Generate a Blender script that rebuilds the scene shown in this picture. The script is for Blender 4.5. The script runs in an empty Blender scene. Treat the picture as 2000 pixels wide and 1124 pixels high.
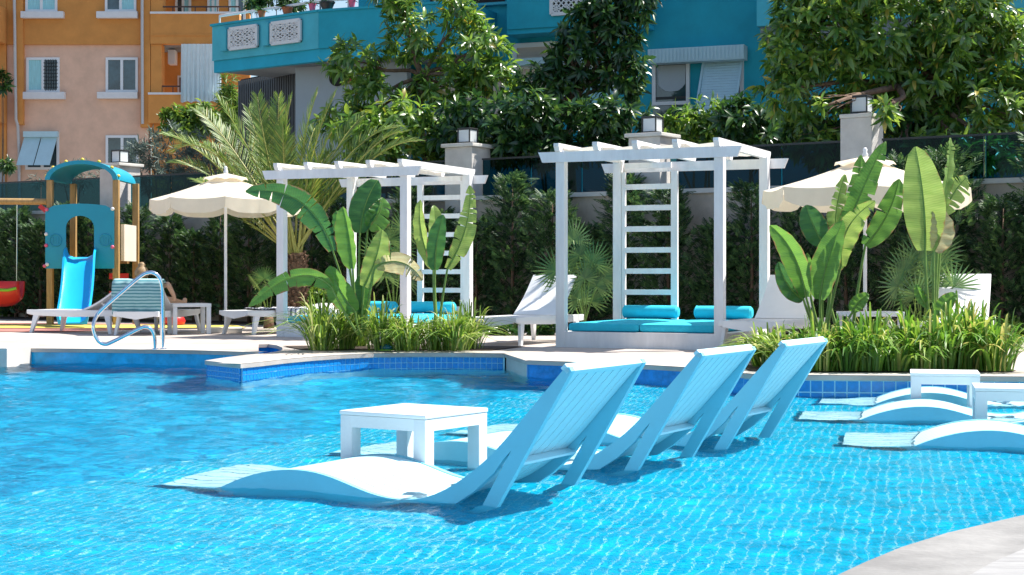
import bpy, bmesh, math, random
import numpy as np
from mathutils import Vector, Matrix, geometry

random.seed(7)
rng = np.random.default_rng(11)
SC = bpy.context.scene
COL = SC.collection
R = math.radians

# ------------------------------------------------------------------ camera
cam_d = bpy.data.cameras.new('camera')
cam = bpy.data.objects.new('camera', cam_d)
COL.objects.link(cam)
SC.camera = cam
cam.location = (0, 0, 1.0)
cam.rotation_euler = (R(90), 0, 0)
cam_d.sensor_width = 36.0
cam_d.lens = 55.8
cam_d.shift_y = -0.011
cam_d.clip_start = 0.05
cam_d.clip_end = 2000

# ------------------------------------------------------------------ sky, sun, exposure
SUN_EL = R(57)
SUN_AZ = math.atan2(0.95, 0.31)          # measured from +Y towards +X
world = bpy.data.worlds.new('World')
SC.world = world
world.use_nodes = True
wn = world.node_tree
bgn = wn.nodes['Background']
sky = wn.nodes.new('ShaderNodeTexSky')
sky.sky_type = 'NISHITA'
sky.sun_disc = False
sky.sun_elevation = SUN_EL
sky.sun_rotation = SUN_AZ
wn.links.new(sky.outputs[0], bgn.inputs[0])
bgn.inputs[1].default_value = 0.095
sd = bpy.data.lights.new('sun', 'SUN')
sun = bpy.data.objects.new('sun', sd)
COL.objects.link(sun)
sd.energy = 4.8
sd.angle = R(0.5)
sd.color = (1.0, 0.955, 0.88)
S = Vector((math.sin(SUN_AZ) * math.cos(SUN_EL), math.cos(SUN_AZ) * math.cos(SUN_EL), math.sin(SUN_EL)))
sun.rotation_euler = S.to_track_quat('Z', 'Y').to_euler()
sun.location = S * 60
sd.cycles.is_caustics_light = True
vs = SC.view_settings
vs.view_transform = 'Standard'
vs.look = 'None'
vs.exposure = 1.02
vs.gamma = 1.0
vs.use_curve_mapping = False
SC.cycles.max_bounces = 10
SC.cycles.diffuse_bounces = 4
SC.cycles.glossy_bounces = 4
SC.cycles.transmission_bounces = 8
SC.cycles.transparent_max_bounces = 12
SC.cycles.sample_clamp_indirect = 6.0
SC.cycles.use_denoising = True

# ------------------------------------------------------------------ helpers
F, CX, HY = 3100.0, 1000.0, 540.0
DZ = 0.17                                  # deck level; the water is at 0
def at(px, py, Y):
    return Vector(((px - CX) * Y / F, Y, 1 + (HY - py) * Y / F))
def on(px, py, z=DZ):
    Y = (1 - z) * F / (py - HY)
    return Vector(((px - CX) * Y / F, Y, z))

class MB:
    def __init__(self):
        self.v = []; self.f = []; self.sm = False
    def raw(self, vs_, fs_):
        b = len(self.v)
        self.v += [tuple(p) for p in vs_]
        self.f += [tuple(b + i for i in f) for f in fs_]
        return self
    def box(self, lo, hi, M=None):
        x0, y0, z0 = lo; x1, y1, z1 = hi
        vs_ = [Vector(p) for p in ((x0,y0,z0),(x1,y0,z0),(x1,y1,z0),(x0,y1,z0),(x0,y0,z1),(x1,y0,z1),(x1,y1,z1),(x0,y1,z1))]
        if M is not None: vs_ = [M @ p for p in vs_]
        return self.raw(vs_, ((3,2,1,0),(4,5,6,7),(0,1,5,4),(1,2,6,5),(2,3,7,6),(3,0,4,7)))
    def bar(self, a, b, w, h, up=(0,0,1)):
        """box beam from a to b, w across, h along up"""
        a = Vector(a); b = Vector(b); d = (b - a)
        t = d.normalized(); up = Vector(up)
        s = t.cross(up)
        if s.length < 1e-5: s = t.cross(Vector((1,0,0)))
        s.normalize(); u = s.cross(t)
        c = [(-1,-1),(1,-1),(1,1),(-1,1)]
        vs_ = [a + s*(i*w/2) + u*(j*h/2) for i,j in c] + [b + s*(i*w/2) + u*(j*h/2) for i,j in c]
        return self.raw(vs_, ((3,2,1,0),(4,5,6,7),(0,1,5,4),(1,2,6,5),(2,3,7,6),(3,0,4,7)))
    def tube(self, pts, r, n=8, caps=True):
        pts = [Vector(p) for p in pts]
        rr = r if isinstance(r, (list, tuple)) else [r]*len(pts)
        ref = None; rings = []
        for i, p in enumerate(pts):
            t = (pts[min(i+1,len(pts)-1)] - pts[max(i-1,0)]).normalized()
            if ref is None:
                ref = t.orthogonal().normalized()
            ref = (ref - t*ref.dot(t))
            if ref.length < 1e-6: ref = t.orthogonal()
            ref.normalize(); bi = t.cross(ref)
            rings.append([p + (ref*math.cos(2*math.pi*k/n) + bi*math.sin(2*math.pi*k/n))*rr[i] for k in range(n)])
        vs_ = [q for rg in rings for q in rg]
        fs_ = []
        for i in range(len(pts)-1):
            for k in range(n):
                k2 = (k+1) % n
                fs_.append((i*n+k, i*n+k2, (i+1)*n+k2, (i+1)*n+k))
        if caps:
            fs_.append(tuple(range(n-1,-1,-1)))
            fs_.append(tuple((len(pts)-1)*n + k for k in range(n)))
        return self.raw(vs_, fs_)
    def lathe(self, prof, n=16, M=None, c=(0,0,0)):
        c = Vector(c)
        vs_ = []
        for r_, z in prof:
            for k in range(n):
                p = c + Vector((r_*math.cos(2*math.pi*k/n), r_*math.sin(2*math.pi*k/n), z))
                vs_.append(M @ p if M is not None else p)
        fs_ = []
        for i in range(len(prof)-1):
            for k in range(n):
                k2 = (k+1) % n
                fs_.append((i*n+k, i*n+k2, (i+1)*n+k2, (i+1)*n+k))
        fs_.append(tuple(range(n-1,-1,-1)))
        fs_.append(tuple((len(prof)-1)*n + k for k in range(n)))
        return self.raw(vs_, fs_)
    def prism(self, poly, lo, hi, fn=None):
        """poly: 2D outline (any concavity); fn(x, y, h) -> point. default extrudes along z"""
        fn = fn or (lambda x, y, h: Vector((x, y, h)))
        n = len(poly)
        area = sum(poly[i][0]*poly[(i+1)%n][1] - poly[(i+1)%n][0]*poly[i][1] for i in range(n))
        if area < 0: poly = list(reversed(poly))
        tris = geometry.tessellate_polygon([[Vector((p[0], p[1], 0)) for p in poly]])
        vs_ = [fn(p[0], p[1], lo) for p in poly] + [fn(p[0], p[1], hi) for p in poly]
        fs_ = []
        for t in tris:
            a = [Vector((poly[i][0], poly[i][1], 0)) for i in t]
            up = (a[1]-a[0]).cross(a[2]-a[0]).z > 0
            t = tuple(t) if up else tuple(reversed(t))
            fs_.append(tuple(n + i for i in t)); fs_.append(tuple(reversed(t)))
        for i in range(n):
            j = (i+1) % n
            fs_.append((i, j, n+j, n+i))
        return self.raw(vs_, fs_)
    def build(self, name, mat, parent=None, smooth=False, bevel=0.0, loc=None):
        me = bpy.data.meshes.new(name)
        me.from_pydata(self.v, [], self.f)
        if bevel > 0:
            bm = bmesh.new(); bm.from_mesh(me)
            es = [e for e in bm.edges if e.is_manifold and e.calc_face_angle(0) > 0.5]
            bmesh.ops.bevel(bm, geom=es, offset=bevel, segments=2, profile=0.6, affect='EDGES', clamp_overlap=True)
            bm.to_mesh(me); bm.free()
        if smooth or self.sm:
            me.shade_smooth()
            if bevel > 0 or smooth == 'auto':
                try: me.set_sharp_from_angle(angle=R(38))
                except Exception: pass
        me.materials.append(mat)
        o = bpy.data.objects.new(name, me)
        COL.objects.link(o)
        if parent is not None: o.parent = parent
        if loc is not None: o.location = loc
        return o

def tag(o, label=None, cat=None, group=None, kind=None):
    if label: o['label'] = label
    if cat: o['category'] = cat
    if group: o['group'] = group
    if kind: o['kind'] = kind
    return o
def thing(name, label, cat, loc=(0,0,0), rotz=0.0, group=None):
    o = bpy.data.objects.new(name, None); COL.objects.link(o)
    o.empty_display_size = 0.1
    o.location = loc; o.rotation_euler = (0, 0, rotz)
    return tag(o, label, cat, group)
def struct(o): o['kind'] = 'structure'; return o
def copy_tree(o, parent=None):
    kids = [c for c in o.children]
    c = o.copy(); COL.objects.link(c); c.parent = parent
    for k in kids: copy_tree(k, c)
    return c

def bez(p0, p1, p2, n):
    p0, p1, p2 = Vector(p0), Vector(p1), Vector(p2)
    return [p0*(1-t)**2 + p1*2*t*(1-t) + p2*t*t for t in [i/n for i in range(n+1)]]
def catmull(pts, per=6):
    P = [Vector(p) for p in pts]
    P = [P[0]*2-P[1]] + P + [P[-1]*2-P[-2]]
    out = []
    for i in range(1, len(P)-2):
        for k in range(per):
            t = k/per
            a, b, c, d = P[i-1], P[i], P[i+1], P[i+2]
            out.append(0.5*((2*b) + (c-a)*t + (2*a-5*b+4*c-d)*t*t + (3*b-a-3*c+d)*t**3))
    out.append(P[-2])
    return out

# ------------------------------------------------------------------ materials
def mat(name, col, rough=0.5, var=0.0, scale=4.0, bump=0.0, bscale=60.0, metal=0.0, trans=0.0, spec=0.5, col2=None, coat=0.0, stretch=None):
    m = bpy.data.materials.new(name); m.use_nodes = True
    nt = m.node_tree; b = nt.nodes['Principled BSDF']
    b.inputs['Base Color'].default_value = (*col, 1)
    b.inputs['Roughness'].default_value = rough
    b.inputs['Metallic'].default_value = metal
    b.inputs['Specular IOR Level'].default_value = spec
    b.inputs['Coat Weight'].default_value = coat
    tc = nt.nodes.new('ShaderNodeTexCoord')
    vec = tc.outputs['Object']
    if stretch:
        mp = nt.nodes.new('ShaderNodeMapping'); mp.inputs['Scale'].default_value = stretch
        nt.links.new(vec, mp.inputs['Vector']); vec = mp.outputs[0]
    if var > 0 or col2:
        nz = nt.nodes.new('ShaderNodeTexNoise'); nz.inputs['Scale'].default_value = scale
        nz.inputs['Detail'].default_value = 6; nz.inputs['Roughness'].default_value = 0.65
        nt.links.new(vec, nz.inputs['Vector'])
        cr = nt.nodes.new('ShaderNodeValToRGB')
        c2 = col2 or tuple(max(0, c*(1-var)) for c in col)
        c1 = col if col2 else tuple(min(1, c*(1+var*0.6)) for c in col)
        cr.color_ramp.elements[0].position = 0.34; cr.color_ramp.elements[0].color = (*c2, 1)
        cr.color_ramp.elements[1].position = 0.66; cr.color_ramp.elements[1].color = (*c1, 1)
        nt.links.new(nz.outputs[0], cr.inputs[0]); nt.links.new(cr.outputs[0], b.inputs['Base Color'])
    if bump > 0:
        n2 = nt.nodes.new('ShaderNodeTexNoise'); n2.inputs['Scale'].default_value = bscale
        n2.inputs['Detail'].default_value = 5
        nt.links.new(vec, n2.inputs['Vector'])
        bp = nt.nodes.new('ShaderNodeBump'); bp.inputs['Strength'].default_value = bump
        bp.inputs['Distance'].default_value = 0.01
        nt.links.new(n2.outputs[0], bp.inputs['Height']); nt.links.new(bp.outputs[0], b.inputs['Normal'])
    if trans > 0:
        tr = nt.nodes.new('ShaderNodeBsdfTranslucent')
        if b.inputs['Base Color'].is_linked:
            nt.links.new(b.inputs['Base Color'].links[0].from_socket, tr.inputs[0])
        else: tr.inputs[0].default_value = (*col, 1)
        mx = nt.nodes.new('ShaderNodeMixShader'); mx.inputs[0].default_value = trans
        nt.links.new(b.outputs[0], mx.inputs[1]); nt.links.new(tr.outputs[0], mx.inputs[2])
        nt.links.new(mx.outputs[0], nt.nodes['Material Output'].inputs[0])
    return m

def leafmat(name, cols, rough=0.4, trans=0.35, tcol=None, spec=0.5, veins=0.0):
    """foliage: colour differs from leaf to leaf, light passes through"""
    m = bpy.data.materials.new(name); m.use_nodes = True
    nt = m.node_tree; b = nt.nodes['Principled BSDF']
    b.inputs['Roughness'].default_value = rough
    b.inputs['Specular IOR Level'].default_value = spec
    g = nt.nodes.new('ShaderNodeNewGeometry')
    cr = nt.nodes.new('ShaderNodeValToRGB')
    els = cr.color_ramp.elements
    for i, (p, c) in enumerate(cols):
        e = els[i] if i < 2 else els.new(p)
        e.position = p; e.color = (*c, 1)
    nt.links.new(g.outputs['Random Per Island'], cr.inputs[0])
    nz = nt.nodes.new('ShaderNodeTexNoise'); nz.inputs['Scale'].default_value = 9.0
    tc = nt.nodes.new('ShaderNodeTexCoord'); nt.links.new(tc.outputs['Object'], nz.inputs['Vector'])
    hv = nt.nodes.new('ShaderNodeHueSaturation')
    mr = nt.nodes.new('ShaderNodeMapRange'); mr.inputs[1].default_value = 0.3; mr.inputs[2].default_value = 0.7
    mr.inputs[3].default_value = 0.75; mr.inputs[4].default_value = 1.25
    nt.links.new(nz.outputs[0], mr.inputs[0]); nt.links.new(mr.outputs[0], hv.inputs['Value'])
    nt.links.new(cr.outputs[0], hv.inputs['Color'])
    nt.links.new(hv.outputs[0], b.inputs['Base Color'])
    tr = nt.nodes.new('ShaderNodeBsdfTranslucent')
    hs = nt.nodes.new('ShaderNodeHueSaturation'); hs.inputs['Hue'].default_value = 0.48
    hs.inputs['Saturation'].default_value = 1.05; hs.inputs['Value'].default_value = 1.7
    nt.links.new(hv.outputs[0], hs.inputs['Color']); nt.links.new(hs.outputs[0], tr.inputs[0])
    mx = nt.nodes.new('ShaderNodeMixShader'); mx.inputs[0].default_value = trans
    nt.links.new(b.outputs[0], mx.inputs[1]); nt.links.new(tr.outputs[0], mx.inputs[2])
    nt.links.new(mx.outputs[0], nt.nodes['Material Output'].inputs[0])
    return m

M = {}
M['aqua'] = mat('pale_aqua_white_plastic', (0.56, 0.79, 0.85), 0.38, var=0.04, scale=3)  # white lounger plastic, cyan water bounce put into its colour
M['aqua_side'] = mat('aqua_side_plastic', (0.24, 0.62, 0.74), 0.38, var=0.05, scale=3)  # same white plastic, shade and water bounce painted in as deeper cyan
M['plastic'] = mat('white_plastic', (0.80, 0.81, 0.82), 0.38, var=0.05, scale=3)
M['paint'] = mat('white_paint', (0.80, 0.79, 0.79), 0.5, var=0.12, scale=5, bump=0.2, bscale=25, stretch=(1, 1, 0.25))
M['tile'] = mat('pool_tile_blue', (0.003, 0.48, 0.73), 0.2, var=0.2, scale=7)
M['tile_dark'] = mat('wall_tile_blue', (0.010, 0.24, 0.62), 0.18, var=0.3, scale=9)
M['grout'] = mat('pool_grout', (0.40, 0.76, 0.86), 0.7)
M['deep'] = mat('pool_floor_blue', (0.003, 0.43, 0.69), 0.4, var=0.15, scale=2)
M['stone'] = mat('deck_stone', (0.47, 0.405, 0.36), 0.75, var=0.22, scale=1.3, bump=0.15, bscale=90)
M['coping'] = mat('coping_stone', (0.56, 0.52, 0.47), 0.65, var=0.08, scale=3, bump=0.15, bscale=70)
M['concrete'] = mat('coping_concrete', (0.245, 0.238, 0.228), 0.75, var=0.28, scale=3.5, bump=0.25, bscale=40)
M['soil'] = mat('soil', (0.055, 0.035, 0.024), 0.95, var=0.5, scale=14, bump=0.8, bscale=50)

# ------------------------------------------------------------------ ground, deck and pool shell
def path_px(pts, z=DZ): return [on(x, y, z) for x, y in pts]

ground = struct(MB().raw([(-400,-200,-1.62),(400,-200,-1.62),(400,900,-1.62),(-400,900,-1.62)], [(0,1,2,3)]).build('ground', M['soil']))

# far pool edge, left to right (outline of the deck against the water)
far_left = path_px([(28, 681), (200, 682.5), (380, 685), (505, 689)])
recess = path_px([(505, 673), (524, 672.5), (540, 674.5), (551, 679), (552, 683.5), (540, 687)])
pen_back = path_px([(520, 690), (480, 693.5), (440, 698.5), (400, 704.5)])
pen_tip = path_px([(470, 711.5)])
pen_front = path_px([(508, 708.0), (560, 702), (610, 697.5), (665, 693.8), (730, 691), (800, 690), (880, 690), (985, 691)])
notch = path_px([(1027, 704.5)])
right_edge = path_px([(1100, 707), (1180, 710), (1260, 713.5), (1338, 718), (1400, 724), (1450, 730)])
right_front = path_px([(1500, 732.5), (1650, 734), (1800, 735), (2000, 736.5), (2250, 738)])
edge = [Vector((-13.0, 18.9, DZ)), Vector((-6.6, 18.45, DZ))] + far_left + recess + pen_back + pen_tip + pen_front + notch + right_edge + right_front
EDGE = [(p.x, p.y) for p in edge]
poly = EDGE + [(9.0, 13.0), (9.0, 40), (-22, 40), (-22, 18.9)]
deck = struct(MB().prism(poly, DZ-0.04, DZ).build('pool_deck', M['stone']))
# near deck, bottom right
near = [on(2300, 965), on(2150, 983), on(2000, 1006), on(1930, 1022), on(1850, 1041), on(1760, 1069), on(1690, 1098), on(1630, 1126), on(1560, 1163)]
near = [(p.x, p.y) for p in near] + [(0.1, 3.75), (-0.8, 3.35), (-2, 3.0), (-4, 2.7), (-8, 2.6), (-14, 2.6)]
ndeck = struct(MB().prism(near + [(-14, -6), (9, -6), (9, near[0][1])], DZ-0.05, DZ).build('near_coping', M['concrete'], bevel=0))

def offset_path(pts, d):
    out = []
    for i, p in enumerate(pts):
        a = Vector(pts[max(i-1,0)]); b = Vector(pts[min(i+1,len(pts)-1)])
        t = (b-a).normalized(); out.append((p[0]-t.y*d, p[1]+t.x*d))
    return out
def wall_strip(name, pts, z0, z1, m):
    mb = MB(); n = len(pts)
    mb.raw([(p[0],p[1],z0) for p in pts]+[(p[0],p[1],z1) for p in pts], [(i,i+1,n+i+1,n+i) for i in range(n-1)])
    return struct(mb.build(name, m))
def tiled_wall(name, pts, size, rows, ztop, zbot, proud=0.004):
    """grout backing with glazed tiles set on it one by one"""
    w = wall_strip(name, pts, zbot, ztop, M['grout'])
    P = [Vector((p[0], p[1], 0)) for p in pts]
    L = [0.0]
    for i in range(1, len(P)): L.append(L[-1] + (P[i]-P[i-1]).length)
    n = int(L[-1] / size)
    g = size*0.10
    tm = MB().box((g/2, -proud, -size+g/2), (size-g/2, 0.001, -g/2))
    base = None
    def pos(s):
        for i in range(1, len(P)):
            if s <= L[i] or i == len(P)-1:
                t = (P[i]-P[i-1]).normalized()
                return P[i-1] + t*(s-L[i-1]), t
    for r_ in range(rows):
        for k in range(n):
            p, t = pos(k*size); q, _ = pos((k+1)*size)
            t = (q-p).normalized()
            if base is None:
                o = tm.build('tile', M['tile_dark'], w); base = o
            else:
                o = base.copy(); COL.objects.link(o); o.parent = w
            o.location = (p.x, p.y, ztop - r_*size - 0.002)
            o.rotation_euler = (random.uniform(-.02,.02), 0, math.atan2(t.y, t.x) + random.uniform(-.03,.03))
    return w

xy = lambda L_: [(p.x, p.y) for p in L_]
INS = 0.02
w_far = offset_path([(-13.0,18.9),(-6.6,18.45)] + xy(far_left), INS)
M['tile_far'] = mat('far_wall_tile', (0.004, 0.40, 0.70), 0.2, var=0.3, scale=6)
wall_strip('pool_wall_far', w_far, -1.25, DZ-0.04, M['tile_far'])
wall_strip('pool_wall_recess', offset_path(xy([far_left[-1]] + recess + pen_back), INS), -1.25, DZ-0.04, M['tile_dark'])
tiled_wall('pool_wall_tip', offset_path(xy([pen_back[-1]] + pen_tip), INS), 0.05, 4, DZ-0.042, -1.25)
tiled_wall('pool_wall_peninsula', offset_path(xy(pen_tip + pen_front), INS), 0.062, 4, DZ-0.042, -1.25)
wall_strip('pool_wall_notch', offset_path(xy([pen_front[-1]] + notch), INS), -1.25, DZ-0.04, M['coping'])
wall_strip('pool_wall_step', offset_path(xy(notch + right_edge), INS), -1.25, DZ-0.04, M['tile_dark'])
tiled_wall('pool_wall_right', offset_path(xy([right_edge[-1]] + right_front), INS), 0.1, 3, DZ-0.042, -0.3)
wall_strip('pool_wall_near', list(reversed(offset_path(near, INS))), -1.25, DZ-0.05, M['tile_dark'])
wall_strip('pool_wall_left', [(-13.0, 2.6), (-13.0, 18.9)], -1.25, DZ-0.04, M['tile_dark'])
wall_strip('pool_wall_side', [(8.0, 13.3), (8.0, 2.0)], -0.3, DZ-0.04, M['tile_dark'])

# pale coping strip along the water and the overhanging nosing
def strip_on(name, pts, w, z, m):
    a = pts; b = offset_path(pts, w); n = len(a)
    mb = MB().raw([(p[0],p[1],z) for p in a]+[(p[0],p[1],z) for p in b], [(i,i+1,n+i+1,n+i) for i in range(n-1)])
    return struct(mb.build(name, m))
strip_on('coping_far', [(-13.0,18.9),(-6.6,18.45)] + xy(far_left), 0.16, DZ+0.004, M['coping'])
strip_on('coping_peninsula', xy(pen_tip + pen_front), 0.26, DZ+0.004, M['coping'])
strip_on('coping_right', xy(notch + right_edge + right_front), 0.30, DZ+0.004, M['coping'])
# pale boards behind the near coping
nb = [on(2300, 1010), on(2000, 1076), on(1940, 1102), on(1880, 1135), on(1780, 1200)]
nb = xy(nb) + [(0.4, 3.0), (-2, 2.2), (-8, 1.8), (-14, 1.7), (-14, -6), (9, -6), (9, nb[0].y)]
M['boards'] = mat('pale_grooved_paving', (0.31, 0.305, 0.30), 0.7, var=0.28, scale=3, bump=0.6, bscale=9, stretch=(1.0, 9.0, 1.0))
struct(MB().prism(nb, DZ, DZ+0.006).build('near_paving', M['boards']))

# deep floor, shallow shelf
SH = -0.18
shelf_edge = [(-4.9, 1.5), (-3.3, 4.9), (-2.36, 7.3), (-1.73, 8.92), (-1.1, 10.6), (-0.6, 12.0), (0.0, 13.4), (0.6, 14.6), (1.0, 15.6)]
struct(MB().raw([(-14,1,-1.0),(9,1,-1.0),(9,20.5,-1.0),(-14,20.5,-1.0)], [(0,1,2,3)]).build('pool_floor', M['deep']))
shelf_poly = shelf_edge + [(8.2, 15.6), (8.2, 1.5)]
shelf = struct(MB().prism(shelf_poly, -1.1, SH-0.004).build('pool_shelf', M['grout']))
# mosaic on the shelf: nearest tiles one by one, the rest joined
def inside(x, y, P):
    c = False; n = len(P)
    for i in range(n):
        x0, y0 = P[i]; x1, y1 = P[(i+1) % n]
        if (y0 > y) != (y1 > y) and x < (x1-x0)*(y-y0)/(y1-y0)+x0: c = not c
    return c
TS = 0.055; gp = 0.005
wdir = Vector((0.24, 0.97)).normalized(); udir = Vector((wdir.y, -wdir.x))
in_deck = poly
cells = []
for i in range(-110, 140):
    for j in range(40, 300):
        c = udir*(i*TS) + wdir*(j*TS)
        if c.x < -4.6 or c.x > 6.4 or c.y < 3.3 or c.y > 15.4: continue
        if abs(c.x) > 0.36*c.y + 0.5: continue
        if inside(c.x, c.y, shelf_poly) and not inside(c.x, c.y, in_deck):
            cells.append((c.x, c.y))
cells.sort(key=lambda c: (c[1] if abs(c[0]) < 0.315*c[1] and c[1] > 5.6 - 0.0*c[0] and not inside(c[0], c[1], near + [(-14,-6),(9,-6)]) else 99 + c[1]))
h = TS/2 - gp/2
rotf = math.atan2(udir.y, udir.x)
t0 = None
for c in cells[:300]:
    if t0 is None:
        t0 = MB().raw([(-h,-h,0.004),(h,-h,0.004),(h,h,0.004),(-h,h,0.004),(-h,-h,0),(h,-h,0),(h,h,0),(-h,h,0)],
                      [(0,1,2,3),(4,5,1,0),(5,6,2,1),(6,7,3,2),(7,4,0,3)]).build('tile', M['tile'], shelf); o = t0
    else:
        o = t0.copy(); COL.objects.link(o); o.parent = shelf
    o.location = (c[0], c[1], SH-0.004); o.rotation_euler = (0, 0, rotf)
mbs = MB(); ux, uy = udir*h; wx, wy = wdir*h
V_, F_ = [], []
for k, (x, y) in enumerate(cells[300:]):
    b = k*4
    V_ += [(x-ux-wx, y-uy-wy, SH), (x+ux-wx, y+uy-wy, SH), (x+ux+wx, y+uy+wy, SH), (x-ux+wx, y-uy+wy, SH)]
    F_.append((b, b+1, b+2, b+3))
mbs.v, mbs.f = V_, F_
tag(mbs.build('tile_field', M['tile'], shelf), kind='stuff')

# water: a rippled sheet
def wave_field(X, Y):
    Z = np.zeros_like(X)
    r2 = np.random.default_rng(5)
    for k in range(60):
        lam = 0.075 * (1.05 ** k)
        th = r2.normal(1.2, 0.75) if k > 22 else r2.uniform(0, 6.28)
        amp = 0.0019 * lam**1.0 / (1 + (lam/0.9)**1.3)
        kx, ky = math.cos(th)*2*math.pi/lam, math.sin(th)*2*math.pi/lam
        ph = r2.uniform(0, 6.28)
        s_ = np.sin(kx*X + ky*Y + ph + 0.6*np.sin(0.9*X+ph) + 0.5*np.sin(0.7*Y-ph))
        Z += amp * WAVE * s_
    return Z
WAVE = 2.0
gs = 0.030
xs = np.arange(-8.2, 7.2, gs); ys = np.arange(2.2, 19.6, gs)
Xg, Yg = np.meshgrid(xs, ys)
Zg = wave_field(Xg, Yg)
nx, ny = len(xs), len(ys)
verts = np.stack([Xg.ravel(), Yg.ravel(), Zg.ravel()], 1)
ii = (np.arange(ny-1)[:,None]*nx + np.arange(nx-1)[None,:]).ravel()
quads = np.stack([ii, ii+1, ii+nx+1, ii+nx], 1)
me = bpy.data.meshes.new('pool_water')
me.vertices.add(len(verts)); me.vertices.foreach_set('co', verts.ravel())
me.loops.add(len(quads)*4); me.loops.foreach_set('vertex_index', quads.ravel().astype(np.int32))
me.polygons.add(len(quads)); me.polygons.foreach_set('loop_start', np.arange(0, len(quads)*4, 4, dtype=np.int32))
me.update(); me.validate(); me.shade_smooth()
wm = bpy.data.materials.new('pool_water'); wm.use_nodes = True
nt = wm.node_tree
nt.nodes.remove(nt.nodes['Principled BSDF'])
rf = nt.nodes.new('ShaderNodeBsdfRefraction'); rf.inputs['IOR'].default_value = 1.33; rf.inputs['Roughness'].default_value = 0.0
rf.inputs['Color'].default_value = (0.90, 0.985, 1.0, 1)
gl = nt.nodes.new('ShaderNodeBsdfGlossy'); gl.inputs['Roughness'].default_value = 0.03
fr = nt.nodes.new('ShaderNodeFresnel'); fr.inputs['IOR'].default_value = 1.33
wtc = nt.nodes.new('ShaderNodeTexCoord'); wnz = nt.nodes.new('ShaderNodeTexNoise'); wnz.inputs['Scale'].default_value = 17; wnz.inputs['Detail'].default_value = 3
nt.links.new(wtc.outputs['Object'], wnz.inputs['Vector'])
wbp = nt.nodes.new('ShaderNodeBump'); wbp.inputs['Strength'].default_value = 0.42; wbp.inputs['Distance'].default_value = 0.012
nt.links.new(wnz.outputs[0], wbp.inputs['Height'])
for n_ in (rf, gl, fr): nt.links.new(wbp.outputs[0], n_.inputs['Normal'])
mu = nt.nodes.new('ShaderNodeMath'); mu.operation = 'MULTIPLY'; mu.inputs[1].default_value = 0.58
mx = nt.nodes.new('ShaderNodeMixShader')
nt.links.new(fr.outputs[0], mu.inputs[0]); nt.links.new(mu.outputs[0], mx.inputs[0])
nt.links.new(rf.outputs[0], mx.inputs[1]); nt.links.new(gl.outputs[0], mx.inputs[2])
nt.links.new(mx.outputs[0], nt.nodes['Material Output'].inputs[0])
me.materials.append(wm)
water = bpy.data.objects.new('pool_water', me); COL.objects.link(water); struct(water)
water.cycles.is_caustics_caster = True

# ------------------------------------------------------------------ loungers standing in the pool
PROF = [(-1.86,-.062),(-1.72,-.058),(-1.58,-.043),(-1.48,-.018),(-1.41,.010),(-1.32,.045),(-1.2,.078),(-1.1,.094),(-1.0,.100),(-.9,.094),(-.8,.075),(-.7,.047),(-.6,.020),(-.5,.004),(-.4,.003),(-.3,.020),(-.2,.060),(-.1,.120),(.0,.195),(.1,.290),(.2,.400),(.3,.510),(.38,.598),(.40,.615)]
PW = 0.77
def in_pool_lounger(name, label, org, u, group):
    rz = math.atan2(u[1], u[0])
    t = thing(name, label, 'lounger', (org[0], org[1], 0), rz, group)
    return t
def lounger_parts(t):
    n = 8; side = 0.035
    sw = (PW - 2*side) / n
    prof = [Vector((p[0], 0, p[1])) for p in PROF]
    prof = catmull(prof, 2)
    slat = MB()
    N = len(prof); vs_ = []
    for i, p in enumerate(prof):
        tt = (prof[min(i+1,N-1)] - prof[max(i-1,0)]).normalized()
        nn = Vector((-tt.z, 0, tt.x))
        for (y, d) in ((0.0045, 0.0), (sw-0.0045, 0.0), (sw-0.0045, -0.022), (0.0045, -0.022)):
            vs_.append(p + nn*d + Vector((0, y, -0.004)))
    fs_ = []
    for i in range(N-1):
        for k in range(4):
            k2 = (k+1) % 4
            fs_.append((i*4+k, (i+1)*4+k, (i+1)*4+k2, i*4+k2))
    fs_ += [(0,1,2,3), tuple((N-1)*4+k for k in (3,2,1,0))]
    slat.raw(vs_, fs_)
    first = None
    for k in range(n):
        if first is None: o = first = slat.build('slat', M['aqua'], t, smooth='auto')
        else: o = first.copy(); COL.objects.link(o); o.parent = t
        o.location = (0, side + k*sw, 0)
    # side panel: rail along the profile, skirt under the hump, leg under the back
    top = [(p.x, p.z) for p in prof]
    low = []
    low += [(0.425, 0.600), (-0.045, -0.179), (-0.115, -0.179), (0.135, 0.250), (0.10, 0.215), (0.05, 0.150), (-0.05, 0.062), (-0.15, -0.002), (-0.27, -0.045), (-0.42, -0.07), (-0.55, -0.179), (-0.70, -0.179), (-1.35, -0.179), (-1.46, -0.179), (-1.50, -0.10), (-1.84, -0.105)]
    pan = MB().prism(top + [(0.415, 0.618)] + low, 0.0, side, fn=lambda x, y, h_: Vector((x, h_, y)))
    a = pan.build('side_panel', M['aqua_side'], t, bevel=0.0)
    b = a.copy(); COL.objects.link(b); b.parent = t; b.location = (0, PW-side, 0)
    tb = MB().bar((0.398, 0, 0.606), (0.398, PW, 0.606), 0.045, 0.03, up=(0.7, 0, 0.7))
    tb.build('top_rail', M['aqua'], t, bevel=0.006, smooth=True)
    MB().bar((0.055, side+0.003, 0.175), (0.055, PW-side-0.003, 0.175), 0.05, 0.012, up=(0.3, 0, 1)).build('cross_brace', M['aqua'], t)
U1 = (0.875, -0.484); W1 = (0.484, 0.875); O1 = (-0.122, 6.89)
U2 = (0.97, -0.24); W2 = (0.24, 0.97)
proto = None
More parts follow.
